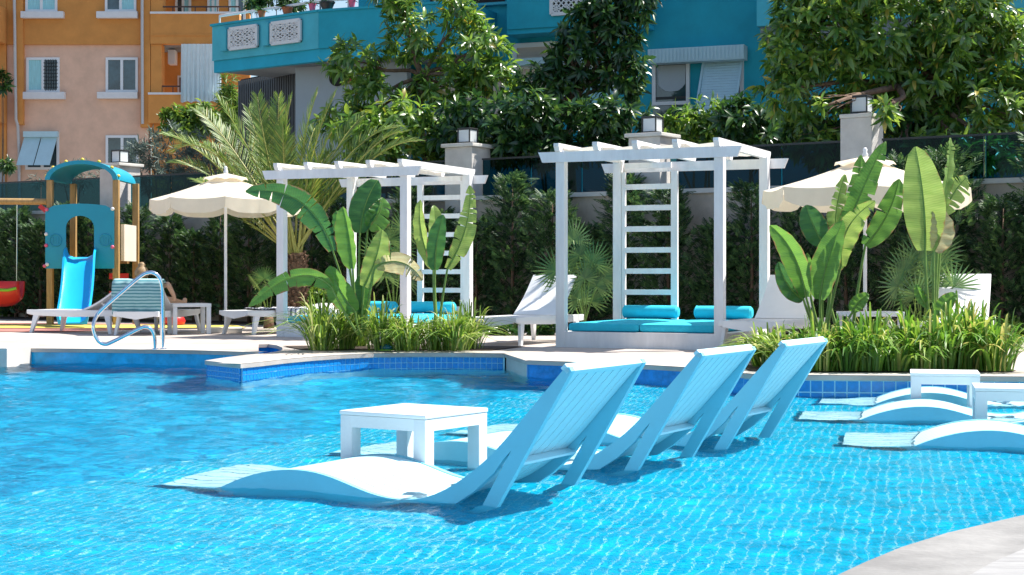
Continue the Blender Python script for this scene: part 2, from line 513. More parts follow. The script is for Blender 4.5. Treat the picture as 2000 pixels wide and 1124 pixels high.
LL = [
 ((O1[0], O1[1]), U1, 'white slatted in-pool lounger nearest the camera, in front of the white table'),
 ((O1[0]+1.46*W1[0], O1[1]+1.46*W1[1]), U1, 'middle one of three in-pool loungers with raised backs, just behind the white table'),
 ((O1[0]+2.72*W1[0], O1[1]+2.72*W1[1]), U1, 'farthest of three in-pool loungers with raised backs, beside the leafy bed'),
 ((2.40+1.41*U2[0], 9.35+1.41*U2[1]), U2, 'nearest of the in-pool loungers cut off at the right edge'),
 ((2.45+1.41*U2[0], 11.05+1.41*U2[1]), U2, 'in-pool lounger at right edge, between the two small white tables'),
 ((2.84+1.41*U2[0], 12.35+1.41*U2[1]), U2, 'in-pool lounger at right edge, closest to the tiled planter wall'),
]
POOLSIDE = []
for org, u, lab in LL:
    if proto is None:
        proto = in_pool_lounger('in_pool_lounger', lab, org, u, 'white loungers standing in the pool'); lounger_parts(proto); o = proto
    else:
        o = copy_tree(proto); o.location = (org[0], org[1], 0); o.rotation_euler = (0, 0, math.atan2(u[1], u[0])); o['label'] = lab
    POOLSIDE.append(o)

def pool_table(label, c, u, size, ztop):
    t = thing('side_table', label, 'table', (c[0], c[1], SH), math.atan2(u[1], u[0]), 'white tables standing in the pool')
    s = size/2; zt = ztop - SH; lw = 0.075; ap = 0.062
    MB().box((-s,-s,zt-0.022), (s,s,zt)).build('table_top', M['plastic'], t, bevel=0.006, smooth=True)
    e = 0.004
    for (x0,y0,x1,y1) in ((-s+lw,-s+e,s-lw,-s+0.03),(-s+lw,s-0.03,s-lw,s-e),(-s+e,-s+lw,-s+0.03,s-lw),(s-0.03,-s+lw,s-e,s-lw)):
        MB().box((x0,y0,zt-0.022-ap),(x1,y1,zt-0.0235)).build('apron', M['plastic'], t)
    for sx in (-1,1):
        for sy in (-1,1):
            x = sx*(s-e-lw/2); y = sy*(s-e-lw/2)
            MB().box((x-lw/2,y-lw/2,0.0),(x+lw/2,y+lw/2,zt-0.0235)).build('leg', M['plastic'], t, bevel=0.004, smooth=True)
    return t
TABS = [pool_table('square white plastic table between the two nearest in-pool loungers', (-0.51, 8.30), (0.83, -0.55), 0.555, 0.306),
        pool_table('small white in-pool table close to the tiled planter wall', (3.25, 11.93), U2, 0.5, 0.285),
        pool_table('small white in-pool table cut off by the right edge', (3.27, 10.36), U2, 0.5, 0.285)]
# ------------------------------------------------------------------ more materials
M['cushion'] = mat('turquoise_canvas', (0.02, 0.50, 0.66), 0.8, var=0.10, scale=6, bump=0.2, bscale=120)
M['canvas'] = mat('cream_canvas', (0.82, 0.76, 0.66), 0.85, var=0.05, scale=3, trans=0.30, bump=0.1, bscale=200)
M['chrome'] = mat('polished_steel', (0.80, 0.82, 0.84), 0.10, metal=1.0)
M['umb'] = mat('umbrella_canvas', (0.84, 0.76, 0.62), 0.85, var=0.05, scale=4, trans=0.35, bump=0.15, bscale=30)
M['towel'] = None
M['wood'] = mat('play_timber', (0.42, 0.26, 0.10), 0.65, var=0.3, scale=6, bump=0.3, bscale=30, stretch=(6, 6, 0.7))
M['playblue'] = mat('blue_play_panel', (0.010, 0.30, 0.44), 0.4, var=0.05)
M['slide'] = mat('bright_blue_slide', (0.012, 0.42, 0.80), 0.28, var=0.05)
M['red'] = mat('red_plastic', (0.62, 0.03, 0.03), 0.35, var=0.08)
M['pink'] = mat('pink_cap', (0.72, 0.12, 0.22), 0.4)
M['yellow'] = mat('yellow_plastic', (0.75, 0.50, 0.05), 0.4)
M['lime'] = mat('green_band', (0.20, 0.50, 0.03), 0.5)
M['dark'] = mat('dark_metal', (0.025, 0.028, 0.03), 0.45)
M['plaster'] = mat('beige_wall_plaster', (0.50, 0.43, 0.36), 0.85, var=0.22, scale=2.5, bump=0.4, bscale=60)
M['pillar'] = mat('pillar_plaster', (0.58, 0.55, 0.52), 0.85, var=0.12, scale=4, bump=0.5, bscale=45)
M['cap'] = mat('cap_stone', (0.62, 0.60, 0.56), 0.7, var=0.1)
M['lampglass'] = mat('opal_glass', (0.80, 0.84, 0.86), 0.25, trans=0.3)
M['skin'] = mat('skin', (0.55, 0.34, 0.23), 0.5, var=0.08)
M['hair'] = mat('fair_hair', (0.30, 0.19, 0.09), 0.6, var=0.3, scale=30)
M['rubber'] = mat('coloured_rubber_ground', (0.40, 0.16, 0.13), 0.9, var=0.15, scale=20)
M['rubber_y'] = mat('yellow_rubber_ground', (0.62, 0.50, 0.10), 0.9, var=0.15, scale=20)

def striped(name, c1, c2, freq, axis):
    m = bpy.data.materials.new(name); m.use_nodes = True
    nt = m.node_tree; b = nt.nodes['Principled BSDF']; b.inputs['Roughness'].default_value = 0.9
    tc = nt.nodes.new('ShaderNodeTexCoord'); sp = nt.nodes.new('ShaderNodeSeparateXYZ')
    nt.links.new(tc.outputs['Object'], sp.inputs[0])
    m1 = nt.nodes.new('ShaderNodeMath'); m1.operation = 'MULTIPLY'; m1.inputs[1].default_value = freq
    nt.links.new(sp.outputs[axis], m1.inputs[0])
    nz = nt.nodes.new('ShaderNodeTexNoise'); nz.inputs['Scale'].default_value = 7
    nt.links.new(tc.outputs['Object'], nz.inputs['Vector'])
    ad = nt.nodes.new('ShaderNodeMath'); ad.operation = 'MULTIPLY_ADD'; ad.inputs[1].default_value = 0.35
    nt.links.new(nz.outputs[0], ad.inputs[0]); nt.links.new(m1.outputs[0], ad.inputs[2])
    fr_ = nt.nodes.new('ShaderNodeMath'); fr_.operation = 'FRACT'; nt.links.new(ad.outputs[0], fr_.inputs[0])
    cr = nt.nodes.new('ShaderNodeValToRGB'); cr.color_ramp.interpolation = 'CONSTANT'
    cr.color_ramp.elements[0].color = (*c1, 1); cr.color_ramp.elements[1].color = (*c2, 1); cr.color_ramp.elements[1].position = 0.6
    nt.links.new(fr_.outputs[0], cr.inputs[0]); nt.links.new(cr.outputs[0], b.inputs['Base Color'])
    return m
M['towel_teal'] = striped('teal_striped_towel', (0.30, 0.50, 0.52), (0.06, 0.22, 0.26), 22, 2)
M['towel_grey'] = striped('grey_striped_towel', (0.62, 0.62, 0.64), (0.10, 0.12, 0.18), 18, 0)
M['towel_grey2'] = striped('grey_white_towel', (0.62, 0.62, 0.64), (0.10, 0.12, 0.18), 24, 0)

# ------------------------------------------------------------------ low stone step at the left
struct(MB().box((-9.0, 17.35, -1.25), (-5.52, 18.5, 0.215)).build('stone_step', M['coping'], bevel=0.01))

# planting beds, hedge strip, rubber play ground
def sheet(name, pts, z, m): return struct(MB().prism(pts, z-0.003, z).build(name, m))
bed1 = xy([on(590, 684.5), on(760, 685), on(960, 685.5)]) + [(0.15, 18.6), (-1.2, 18.9), (-2.7, 18.7)]
sheet('planting_bed_left', bed1, DZ+0.012, M['soil'])
bed2 = xy([on(1462, 726), on(1700, 727), on(1900, 727.5), on(1985, 727)]) + [(4.7, 16.4), (2.2, 16.6)]
sheet('planting_bed_right', bed2, DZ+0.012, M['soil'])
# boundary wall line
WA = Vector((-7.69, 30.6, 0)); WD = Vector((0.835, -0.55, 0)).normalized()
WN = Vector((-WD.y*-1, 0, 0)); WN = Vector((WD.y, -WD.x, 0))     # towards the pool
def wl(s, off=0.0, z=0.0): return WA + WD*s + WN*off + Vector((0, 0, z))
def wall_s(px):
    m_ = (px - CX)/F
    # solve (WA+WD s).x = m (WA+WD s).y
    return (m_*WA.y - WA.x) / (WD.x - m_*WD.y)
sheet('hedge_bed', [tuple(wl(s, o)[:2]) for s, o in ((-14, 1.15), (26, 1.15), (26, 0.0), (-14, 0.0))], DZ+0.014, M['soil'])
sheet('play_ground_red', [(-13, 23.6), (-6.6, 23.6), (-5.0, 25.6), (-5.4, 27.2), (-13, 29)], DZ+0.009, M['rubber'])
sheet('play_ground_yellow', [(-13, 25.2), (-6.6, 24.9), (-4.2, 25.1), (-4.6, 26.4), (-13, 27.2)], DZ+0.020, M['rubber_y'])

# ------------------------------------------------------------------ pergola day beds
PR = math.atan2(-0.406, 0.915)
def pergola(label, fl, mirror):
    t = thing('pergola', label, 'pergola', (fl[0], fl[1], DZ), PR, 'white pergola day beds')
    W_, D_ = 2.03, 2.02; p = 0.115; H = 2.30
    m = M['paint']
    b = MB()
    b.box((0.0, 0.0, 0.0), (W_, 0.03, 0.185)); b.build('fascia_board', m, t, bevel=0.003)
    MB().box((0.0, D_-0.03, 0.0), (W_, D_, 0.185)).build('fascia_board', m, t)
    MB().box((0.0, 0.031, 0.0), (0.03, D_-0.031, 0.184)).build('fascia_board', m, t)
    MB().box((W_-0.03, 0.031, 0.0), (W_, D_-0.031, 0.184)).build('fascia_board', m, t)
    for k in range(9):
        x0 = 0.032 + k*(W_-0.064)/9
        MB().box((x0+0.003, 0.032, 0.150), (x0+(W_-0.064)/9-0.003, D_-0.032, 0.180)).build('platform_board', m, t)
    for i, (x, y) in enumerate(((0.0,0.0),(W_-p,0.0),(0.0,D_-p),(W_-p,D_-p))):
        MB().box((x+0.004, y+(-0.008 if y == 0 else 0.008), 0.0 if i else 0.0), (x+p-0.004, y+p-(0.008 if y == 0 else -0.008), H)).build('post', m, t, bevel=0.004)
    # beams with slanted ends
    for y in (-0.052, D_+0.012):
        q = [(-0.20, H-0.02), (W_+0.22, H-0.02), (W_+0.17, H-0.14), (-0.15, H-0.14)]
        MB().prism(q, y, y+0.04, fn=lambda x, z, h_: Vector((x, h_, z))).build('beam', m, t)
    for k in range(5):
        x = 0.055 + k*(W_-0.11)/4
        q = [(-0.12, H+0.075), (D_+0.12, H+0.075), (D_+0.12, H+0.04), (D_+0.08, H-0.019), (-0.08, H-0.019), (-0.12, H+0.04)]
        MB().prism(q, x-0.032, x+0.032, fn=lambda y, z, h_: Vector((h_, y, z))).build('rafter', m, t)
    # cream cloth strips lying between the rafters
    for k in range(4):
        x0 = 0.055 + k*(W_-0.11)/4 + 0.034; x1 = x0 + (W_-0.11)/4 - 0.068
        g = MB(); n = 10; vs_ = []; fs_ = []
        for i in range(n+1):
            y = 0.0 + i*D_/n
            zz = H + 0.035 - 0.012*math.sin(i*1.9+k)
            vs_ += [(x0, y, zz), ((x0+x1)/2, y, zz-0.018), (x1, y, zz)]
        for i in range(n):
            fs_ += [(i*3,i*3+1,i*3+4,i*3+3),(i*3+1,i*3+2,i*3+5,i*3+4)]
        if k in (0, 3): g.raw(vs_, fs_).build('shade_cloth', M['canvas'], t, smooth=True)
        else:
            g.raw(vs_[:3*6], fs_[:10]).build('shade_cloth', M['canvas'], t, smooth=True)
    # ladder at the rear
    lx = 0.02 if not mirror else W_-0.10-0.72
    for x, rw in (((0.116, 0.045), (0.775, 0.085)) if not mirror else ((W_-0.86, 0.085), (W_-0.161, 0.045))):
        MB().box((x, D_-0.085, 0.186), (x+rw, D_-0.035, H-0.142)).build('ladder_rail', m, t)
    for k in range(8):
        z = 0.36 + k*0.268
        x0, x1 = ((0.162, 0.774) if not mirror else (W_-0.774, W_-0.162))
        MB().box((x0, D_-0.080, z-0.034), (x1, D_-0.040, z+0.034)).build('ladder_rung', m, t)
    return t
PG2 = (0.51, 18.56); PG1 = (-3.235, 21.8)
pergola('white pergola day bed standing clear of the plants, with ladder at its left rear', PG2, False)
pergola('white pergola day bed behind the peninsula planting, with ladder at its right rear', PG1, True)
def loc_pg(fl, x, y, z=0):
    c, s_ = math.cos(PR), math.sin(PR)
    return (fl[0] + c*x - s_*y, fl[1] + s_*x + c*y, DZ + z)
def pad(name, label, cat, pos, size, m, group=None):
    """soft rectangular mattress with rounded edges and piping"""
    x, y, z = size
    bm_ = MB(); n = 12
    vs_ = []; fs_ = []
    prof = [(0.0, 0.03), (0.012, 0.008), (0.035, 0.0)]
    layers = [(0.035, 0.0), (0.008, 0.012), (0.0, 0.035), (0.0, z-0.035), (0.008, z-0.012), (0.035, z-0.001), (min(x,y)*0.3, z+0.012)]
    seg = 8
    for ins, zz in layers:
        for i in range(seg): vs_.append((ins + (x-2*ins)*i/seg, ins, zz))
        for i in range(seg): vs_.append((x-ins, ins + (y-2*ins)*i/seg, zz))
        for i in range(seg): vs_.append((x-ins - (x-2*ins)*i/seg, y-ins, zz))
        for i in range(seg): vs_.append((ins, y-ins - (y-2*ins)*i/seg, zz))
    K = 4*seg
    for l in range(len(layers)-1):
        for i in range(K):
            fs_.append((l*K+i, l*K+(i+1)%K, (l+1)*K+(i+1)%K, (l+1)*K+i))
    fs_.append(tuple((len(layers)-1)*K+i for i in range(K))); fs_.append(tuple(range(K-1,-1,-1)))
    t = thing(name, label, cat, pos, PR, group)
    bm_.raw(vs_, fs_).build('pad', m, t, smooth='auto')
    return t
def bolster(label, pos, L, r, group):
    t = thing('bolster_cushion', label, 'cushion', pos, PR, group)
    b = MB(); Mx = Matrix.Rotation(R(90), 4, 'Y')
    prof = [(0.02, 0.0), (r*0.7, 0.006), (r*0.97, 0.03), (r, 0.08), (r*1.02, L/2), (r, L-0.08), (r*0.97, L-0.03), (r*0.7, L-0.006), (0.02, L)]
    b.lathe(prof, 18, Mx)
    b.build('cover', M['cushion'], t, smooth='auto')
    s_ = MB(); s_.tube([(0.03, r*0.98*math.cos(k*math.pi/9), r*0.98*math.sin(k*math.pi/9)) for k in range(19)], 0.006, 5); s_.build('piping', M['cushion'], t)
for fl, where in ((PG2, 'in the right pergola'), (PG1, 'in the left pergola')):
    for k, sd_ in enumerate(('left', 'right')):
        pad('mattress', 'turquoise mattress, %s of two, %s' % (sd_, where), 'mattress', loc_pg(fl, 0.14 + k*0.88, 0.06, 0.187), (0.865, 1.86, 0.10), M['cushion'], 'turquoise day bed mattresses')
        bolster('turquoise bolster, %s of two, %s' % (sd_, where), loc_pg(fl, 0.22 + k*0.94, 1.70, 0.385), 0.74, 0.08, 'turquoise bolsters')

# ------------------------------------------------------------------ parasols
def parasol(label, x, y, rad, ztop, zrim, n, twist):
    t = thing('parasol', label, 'parasol', (x, y, DZ), twist, 'cream parasols')
    z1 = ztop - DZ; zr = zrim - DZ
    MB().tube([(0,0,0.05),(0,0,z1-0.02)], 0.022, 10).build('pole', M['paint'], t, smooth='auto')
    MB().lathe([(0.03, z1-0.02), (0.035, z1+0.02), (0.02, z1+0.05), (0.028, z1+0.075), (0.012, z1+0.10)], 10).build('finial', M['paint'], t, smooth=True)
    # canopy panels from vent ring to rim with slight sag between ribs
    rv = rad*0.24; zv = zr + (z1-zr)*0.74
    for k in range(n):
        a0 = 2*math.pi*k/n; a1 = 2*math.pi*(k+1)/n
        g = MB(); S_, T_ = 6, 7; vs_ = []; fs_ = []
        for i in range(T_+1):
            f = i/T_
            for j in range(S_+1):
                h_ = j/S_
                c0 = Vector((math.cos(a0), math.sin(a0), 0)); c1 = Vector((math.cos(a1), math.sin(a1), 0))
                d = c0.lerp(c1, h_)
                r_ = rv*0.6 + (rad - rv*0.6)*f
                sag = 4*h_*(1-h_)
                zz = zv + 0.02 + (zr - zv - 0.02)*f - sag*0.030*f - 0.02*math.sin(math.pi*f)
                vs_.append((d.x*r_, d.y*r_, zz))
        for i in range(T_):
            for j in range(S_):
                a = i*(S_+1)+j
                fs_.append((a, a+S_+1, a+S_+2, a+1))
        pnl = g.raw(vs_, fs_).build('canopy_panel', M['umb'], t, smooth=True)
        # scalloped valance
        g = MB(); vs_ = []; fs_ = []
        for j in range(9):
            h_ = j/8; d = Vector((math.cos(a0), math.sin(a0), 0)).lerp(Vector((math.cos(a1), math.sin(a1), 0)), h_)
            zz = zr - 4*h_*(1-h_)*0.030
            dep = 0.15 + 0.05*min(1, 6*h_*(1-h_))
            o_ = 1.0 + 0.015*math.sin(j*2.3+k)
            vs_ += [(d.x*rad, d.y*rad, zz), (d.x*rad*o_, d.y*rad*o_, zz-dep)]
        for j in range(8): fs_.append((j*2, j*2+1, j*2+3, j*2+2))
        g.raw(vs_, fs_).build('valance', M['umb'], pnl, smooth=True)
        MB().tube([(0,0,z1-0.25), (math.cos(a0)*rad*0.99, math.sin(a0)*rad*0.99, zr-0.01)], 0.008, 5).build('rib', M['dark'], t)
    # raised vent cap with little peaked openings
    g = MB(); vs_ = [(0,0,z1)]; fs_ = []
    for k in range(n*2):
        a = math.pi*k/n; r_ = rv*1.25
        up = 0.0 if k % 2 == 0 else 0.032
        vs_.append((math.cos(a)*r_, math.sin(a)*r_, zv - 0.005 + up))
    for k in range(n*2): fs_.append((0, 1+k, 1+(k+1)%(2*n)))
    g.raw(vs_, fs_).build('vent_cap', M['umb'], t)
    MB().box((-0.24,-0.24,0.0),(0.24,0.24,0.07)).build('base', M['cap'], t, bevel=0.01)
    return t
parasol('cream parasol open over the loungers beside the play tower', -4.24, 23.5, 1.10, 2.53, 2.13, 8, R(10))
parasol('cream parasol partly hidden by the tall paddle leaves at the right', 4.06, 18.25, 1.17, 2.38, 2.00, 8, R(28))

# ------------------------------------------------------------------ deck loungers
def sun_lounger(label, pos, ang, back=38, group='white plastic loungers on the deck', length=1.88):
    """local x: foot -> head"""
    t = thing('sun_lounger', label, 'lounger', (pos[0], pos[1], DZ), ang, group)
    w = 0.66; hz = 0.34; hinge = length*0.60; m = M['plastic']
    for y in (0.0, w-0.045):
        q = [(0.0, hz), (length, hz), (length, hz-0.075), (length-0.15, hz-0.085), (length/2, hz-0.105), (0.15, hz-0.085), (0.0, hz-0.06)]
        MB().prism(q, y, y+0.045, fn=lambda x, z, h_: Vector((x, h_, z))).build('side_rail', m, t, bevel=0.006, smooth=True)
    q = [(0.046, hz-0.004), (w-0.046, hz-0.004), (w-0.046, hz-0.07), (w/2, hz-0.115), (0.046, hz-0.07)]
    MB().prism(q, 0.0, 0.035, fn=lambda y, z, h_: Vector((h_, y, z))).build('end_rail', m, t)
    MB().prism(q, length-0.035, length, fn=lambda y, z, h_: Vector((h_, y, z))).build('end_rail', m, t)
    n = 9
    for k in range(n):
        x0 = 0.038 + k*(hinge-0.04)/n
        MB().box((x0+0.004, 0.047, hz-0.022), (x0+(hinge-0.04)/n-0.004, w-0.047, hz-0.004)).build('bed_slat', m, t)
    a = R(back); L = length-hinge
    g = MB(); vs_ = []; fs_ = []
    for i in range(7):
        f = i/6; d = f*L; bow = 0.025*math.sin(math.pi*f)
        for y, th in ((0.02, 0.0), (w-0.02, 0.0), (w-0.02, -0.028), (0.02, -0.028)):
            x = hinge + d*math.cos(a) - (th-bow)*math.sin(a)*1.0; z = hz + 0.006 + d*math.sin(a) + (th-bow)*math.cos(a)
            vs_.append((x, y, z))
    for i in range(6):
        for k in range(4):
            k2 = (k+1) % 4
            fs_.append((i*4+k, (i+1)*4+k, (i+1)*4+k2, i*4+k2))
    fs_ += [(0,1,2,3), (27,26,25,24)]
    bk = g.raw(vs_, fs_).build('backrest', m, t, bevel=0.005, smooth=True)
    if back > 15:
        xe = hinge + 0.5*L*math.cos(a); ze = hz + 0.5*L*math.sin(a)
        for y in (0.09, w-0.11):
            MB().bar((xe, y, ze-0.03), (min(length-0.08, xe+0.18), y, hz-0.05), 0.03, 0.02).build('prop', m, bk)
    for x, sx in ((0.17, -1), (length-0.20, 1)):
        for y, sy in ((0.022, -1), (w-0.022, 1)):
            top = Vector((x, y, hz-0.08)); bot = Vector((x+sx*0.075, y+sy*0.03, 0.0))
            g = MB(); c = [(-1,-1),(1,-1),(1,1),(-1,1)]
            vs_ = [bot + Vector((i*0.024, j*0.020, 0)) for i, j in c] + [top + Vector((i*0.050, j*0.021, 0)) for i, j in c]
            g.raw(vs_, ((3,2,1,0),(4,5,6,7),(0,1,5,4),(1,2,6,5),(2,3,7,6),(3,0,4,7))).build('leg', m, t, bevel=0.004, smooth=True)
    return t
def put(px, py): p = on(px, py); return (p.x, p.y)
# A: side-on, foot to the left
LA = sun_lounger('white lounger seen side-on at far left, its back slightly raised', put(52, 650), R(-24), 27, length=1.66)
# B: seen from behind, towel over its raised back
LBp = on(345, 655)
LB = sun_lounger('white lounger seen from behind with a teal striped towel over its back', (LBp.x-0.62, LBp.y+1.66), R(-97), 34)
LC = sun_lounger('flat white lounger beside the left pergola, draped with a grey striped towel', (on(398,655).x+0.62, on(398,655).y+0.02), R(48), 6)
LD = sun_lounger('white lounger with raised back between the two pergolas', (0.05, 18.85), R(62), 42)
LE = sun_lounger('white lounger mostly hidden behind the paddle-leaf clump, left of the right parasol pole', (2.86, 17.2), R(62), 42)
LF = sun_lounger('white lounger with raised back at far right behind the planting', (4.98, 16.75), R(70), 43)

def slab_table(label, pos, rz, size=0.62, depth=0.5, h=0.44):
    t = thing('side_table', label, 'table', (pos[0], pos[1], DZ), rz, 'small white tables on the deck')
    s = size/2; d = depth/2; m = M['plastic']
    MB().box((-s,-d,h-0.05),(s,d,h)).build('table_top', m, t, bevel=0.006, smooth=True)
    for sx in (-1, 1):
        for sy in (-1, 1):
            x = sx*(s-0.035); y = sy*(d-0.035)
            MB().box((x-0.03,y-0.03,0),(x+0.03,y+0.03,h-0.051)).build('leg', m, t, bevel=0.004, smooth=True)
    return t
slab_table('white side table between the towel-draped loungers on the deck', (-4.66, 22.9), R(22), 0.55, 0.5)
slab_table('white side table under the right parasol behind the planting', (3.96, 17.55), R(5))

# towels
def drape(name, label, pts_rows, m, parent=None):
    g = MB(); nr = len(pts_rows); nc = len(pts_rows[0]); vs_ = [p for r_ in pts_rows for p in r_]
    fs_ = [(i*nc+j, i*nc+j+1, (i+1)*nc+j+1, (i+1)*nc+j) for i in range(nr-1) for j in range(nc-1)]
    o = g.raw(vs_, fs_).build(name, m, None, smooth=True)
    md = o.modifiers.new('thick', 'SOLIDIFY'); md.thickness = 0.008
    tag(o, label, 'towel')
    return o
def local(o, p):
    return Matrix.LocRotScale(o.location, o.rotation_euler, None) @ Vector(p)
hzb = 0.34; Lb = 1.88*0.40; ab = R(34); hg = 1.88*0.60
rows = []
for i in range(15):
    f = i/14; r_ = []
    for j in range(15):
        y = -0.03 + 0.72*j/14
        fold = 0.012*math.sin(j*1.7+0.5) + 0.006*math.sin(j*4.1+i)
        if f < 0.3:
            d = Lb*(0.72 + 0.28*f/0.3); x = hg + d*math.cos(ab) - 0.02*math.sin(ab); z = hzb + d*math.sin(ab) + 0.035
        else:
            g_ = (f-0.3)/0.7; x = hg + Lb*math.cos(ab) + 0.055 + 0.03*math.sin(math.pi*g_) + fold; z = hzb + Lb*math.sin(ab) + 0.035 - g_*(0.50 + 0.02*math.sin(j*0.9))
        r_.append(local(LB, (x, y, z)))
    rows.append(r_)
drape('towel', 'teal striped towel hanging over the raised back of a lounger', rows, M['towel_teal'])
rows = []
for i in range(19):
    f = i/18; r_ = []
    for j in range(13):
        x = 0.48 + 0.95*j/12 + 0.01*math.sin(i)
        fold = 0.018*math.sin(j*2.6) + 0.01*math.sin(j*5.3+1)
        if f < 0.62:
            y = 0.70 - f/0.62*0.74; z = hzb + 0.018 + 0.010*math.sin(j*2+i*0.7)
        else:
            g_ = (f-0.62)/0.38; y = -0.045 + fold*g_; z = hzb + 0.012 - g_*(0.19 + 0.02*math.sin(j*0.8))
        r_.append(local(LC, (x, y, z)))
    rows.append(r_)
drape('towel', 'grey and white striped towel draped over the flat lounger', rows, M['towel_grey'])

# sunbather on the towel-draped lounger, seen from behind: head above the back, arm bent out to the right
def sunbather():
    joints = {  # lounger-local: x foot->head, y across, z up
     'pel': ((1.02, .33, .47), .125), 'wai': ((1.16, .33, .55), .11), 'che': ((1.34, .33, .64), .125), 'nec': ((1.52, .33, .76), .05),
     'hd1': ((1.56, .33, .81), .07), 'hd2': ((1.60, .33, .87), .078), 'hd3': ((1.63, .33, .92), .05),
     'shL': ((1.40, .18, .69), .06), 'elL': ((1.55, .02, .64), .042), 'wrL': ((1.38, -.02, .52), .032), 'haL': ((1.30, .0, .46), .034),
     'shR': ((1.40, .48, .69), .06), 'elR': ((1.66, .72, .72), .042), 'wrR': ((1.50, .75, .56), .032), 'haR': ((1.45, .74, .48), .034),
     'hiL': ((.98, .25, .46), .10), 'knL': ((.60, .22, .66), .062), 'anL': ((.30, .22, .42), .042), 'toL': ((.17, .21, .41), .038),
     'hiR': ((.98, .42, .46), .10), 'knR': ((.58, .45, .45), .062), 'anR': ((.20, .46, .42), .042), 'toR': ((.13, .46, .50), .036)}
    edges = ['pel wai','wai che','che nec','nec hd1','hd1 hd2','hd2 hd3','che shL','shL elL','elL wrL','wrL haL','che shR','shR elR','elR wrR','wrR haR','pel hiL','hiL knL','knL anL','anL toL','pel hiR','hiR knR','knR anR','anR toR']
    names = list(joints); idx = {n: i for i, n in enumerate(names)}
    me = bpy.data.meshes.new('person')
    me.from_pydata([joints[n][0] for n in names], [tuple(idx[q] for q in e.split()) for e in edges], [])
    o = bpy.data.objects.new('person', me); COL.objects.link(o)
    o.location = LB.location; o.rotation_euler = LB.rotation_euler
    o.modifiers.new('skin', 'SKIN'); sub = o.modifiers.new('sub', 'SUBSURF'); sub.levels = 2; sub.render_levels = 2
    if not me.skin_vertices: bpy.context.view_layer.update()
    for i, n in enumerate(names):
        sv = me.skin_vertices[0].data[i]; sv.radius = (joints[n][1],)*2; sv.use_root = (n == 'pel')
    me.materials.append(M['skin'])
    tag(o, 'person reclining on the towel-draped lounger, seen from behind, hair tied up', 'person')
    hairb = MB(); hairb.lathe([(0.02, -0.02), (0.075, 0.0), (0.098, 0.05), (0.098, 0.10), (0.07, 0.15), (0.05, 0.165), (0.052, 0.20), (0.03, 0.225), (0.01, 0.23)], 14, c=(1.635, 0.33, 0.80))
    hairb.build('hair', M['hair'], o, smooth=True)
    sw_ = MB(); sw_.lathe([(0.135, 0.0), (0.15, 0.05), (0.14, 0.10), (0.125, 0.13)], 12, Matrix.Translation((1.03, 0.33, 0.42)))
    sw_.build('swim_shorts', M['red'], o, smooth=True)
def skin_ready(me): return True
# skin data layer must exist before radii can be set
def make_person():
    try:
        sunbather()
    except Exception as e:
        print('person', e)
        raise
make_person()

# ------------------------------------------------------------------ chrome pool rail
t = thing('pool_handrail', 'curved chrome handrail at the far pool edge on the left', 'handrail', (on(312, 683).x, on(312, 683).y, DZ))
hy = on(312, 683).y
def hp(px, py): return Vector(((px-CX)*hy/F - t.location.x, -0.0, 1 + (HY-py)*hy/F - DZ))
pts = [hp(319, 684), hp(319, 640), hp(319, 580), hp(318, 558), hp(313, 542), hp(303, 533.5), hp(292, 533), hp(278, 540), hp(240, 572), hp(206, 602), hp(194, 616), hp(189.5, 634), hp(192, 652), hp(200, 666), hp(211, 671.5), hp(222, 668.5), hp(250, 655), hp(280, 640), hp(290, 638.5), hp(298, 642), hp(304, 655), hp(306, 684)]
for i, p in enumerate(pts): p.y = -0.10*math.sin(math.pi*i/(len(pts)-1)) + (-0.06 if i > 10 else 0)
MB().tube(catmull(pts, 4), 0.021, 12).build('rail', M['chrome'], t, smooth='auto')
for p in (pts[0], pts[-1]):
    MB().lathe([(0.045, 0.0), (0.045, 0.008), (0.03, 0.014), (0.023, 0.018)], 16, c=(p.x, p.y, 0.0)).build('flange', M['chrome'], t, smooth='auto')

# ------------------------------------------------------------------ play tower
PY = 26.6
def pl(px, py, dy=0.0): q = at(px, py, PY); return Vector((q.x, q.y+dy, q.z))
tw = thing('play_tower', 'wooden play tower with blue arched roof, blue panel and blue slide', 'play tower', (at(163, 640, PY).x, PY, DZ))
TX, TZ = tw.location.x, DZ
def tl(px, py, dy=0.0): q = pl(px, py); return Vector((q.x-TX, dy, q.z-TZ))
for px, dy in ((98, 0.0), (227, 0.0), (108, 1.1), (235, 1.1)):
    a = tl(px, 640, dy); b = tl(px, 352, dy); a.z = 0
    MB().box((a.x-0.05, dy-0.05, 0), (a.x+0.05, dy+0.05, b.z)).build('post', M['wood'], tw, bevel=0.006)
# arched roof
g = MB(); vs_ = []; fs_ = []; c = tl(161, 352); rx = (tl(232,352).x - tl(90,352).x)/2; rz_ = tl(161,314).z - c.z
n = 20
for i in range(n+1):
    a = math.pi*(1-i/n)
    for rr, yy in ((1.0,-0.08),(1.0,1.2),(0.86,1.2),(0.86,-0.08)):
        vs_.append((c.x + rx*rr*math.cos(a), yy, c.z + rz_*(rr if rr == 1 else 0.80)*math.sin(a)))
for i in range(n):
    for k in range(4):
        k2 = (k+1) % 4
        fs_.append((i*4+k, i*4+k2, (i+1)*4+k2, (i+1)*4+k))
fs_ += [(3,2,1,0), tuple(n*4+k for k in range(4))]
rf_ = g.raw(vs_, fs_).build('roof', M['playblue'], tw, smooth='auto')
for i in range(1, n, 3):
    a = math.pi*(1-i/n)
    MB().lathe([(0.035, 0), (0.03, 0.03), (0.012, 0.045)], 8, c=(c.x+rx*1.0*math.cos(a), 0.0, c.z+rz_*math.sin(a))).build('knob', M[('pink','yellow','red')[i % 3]], rf_, smooth=True)
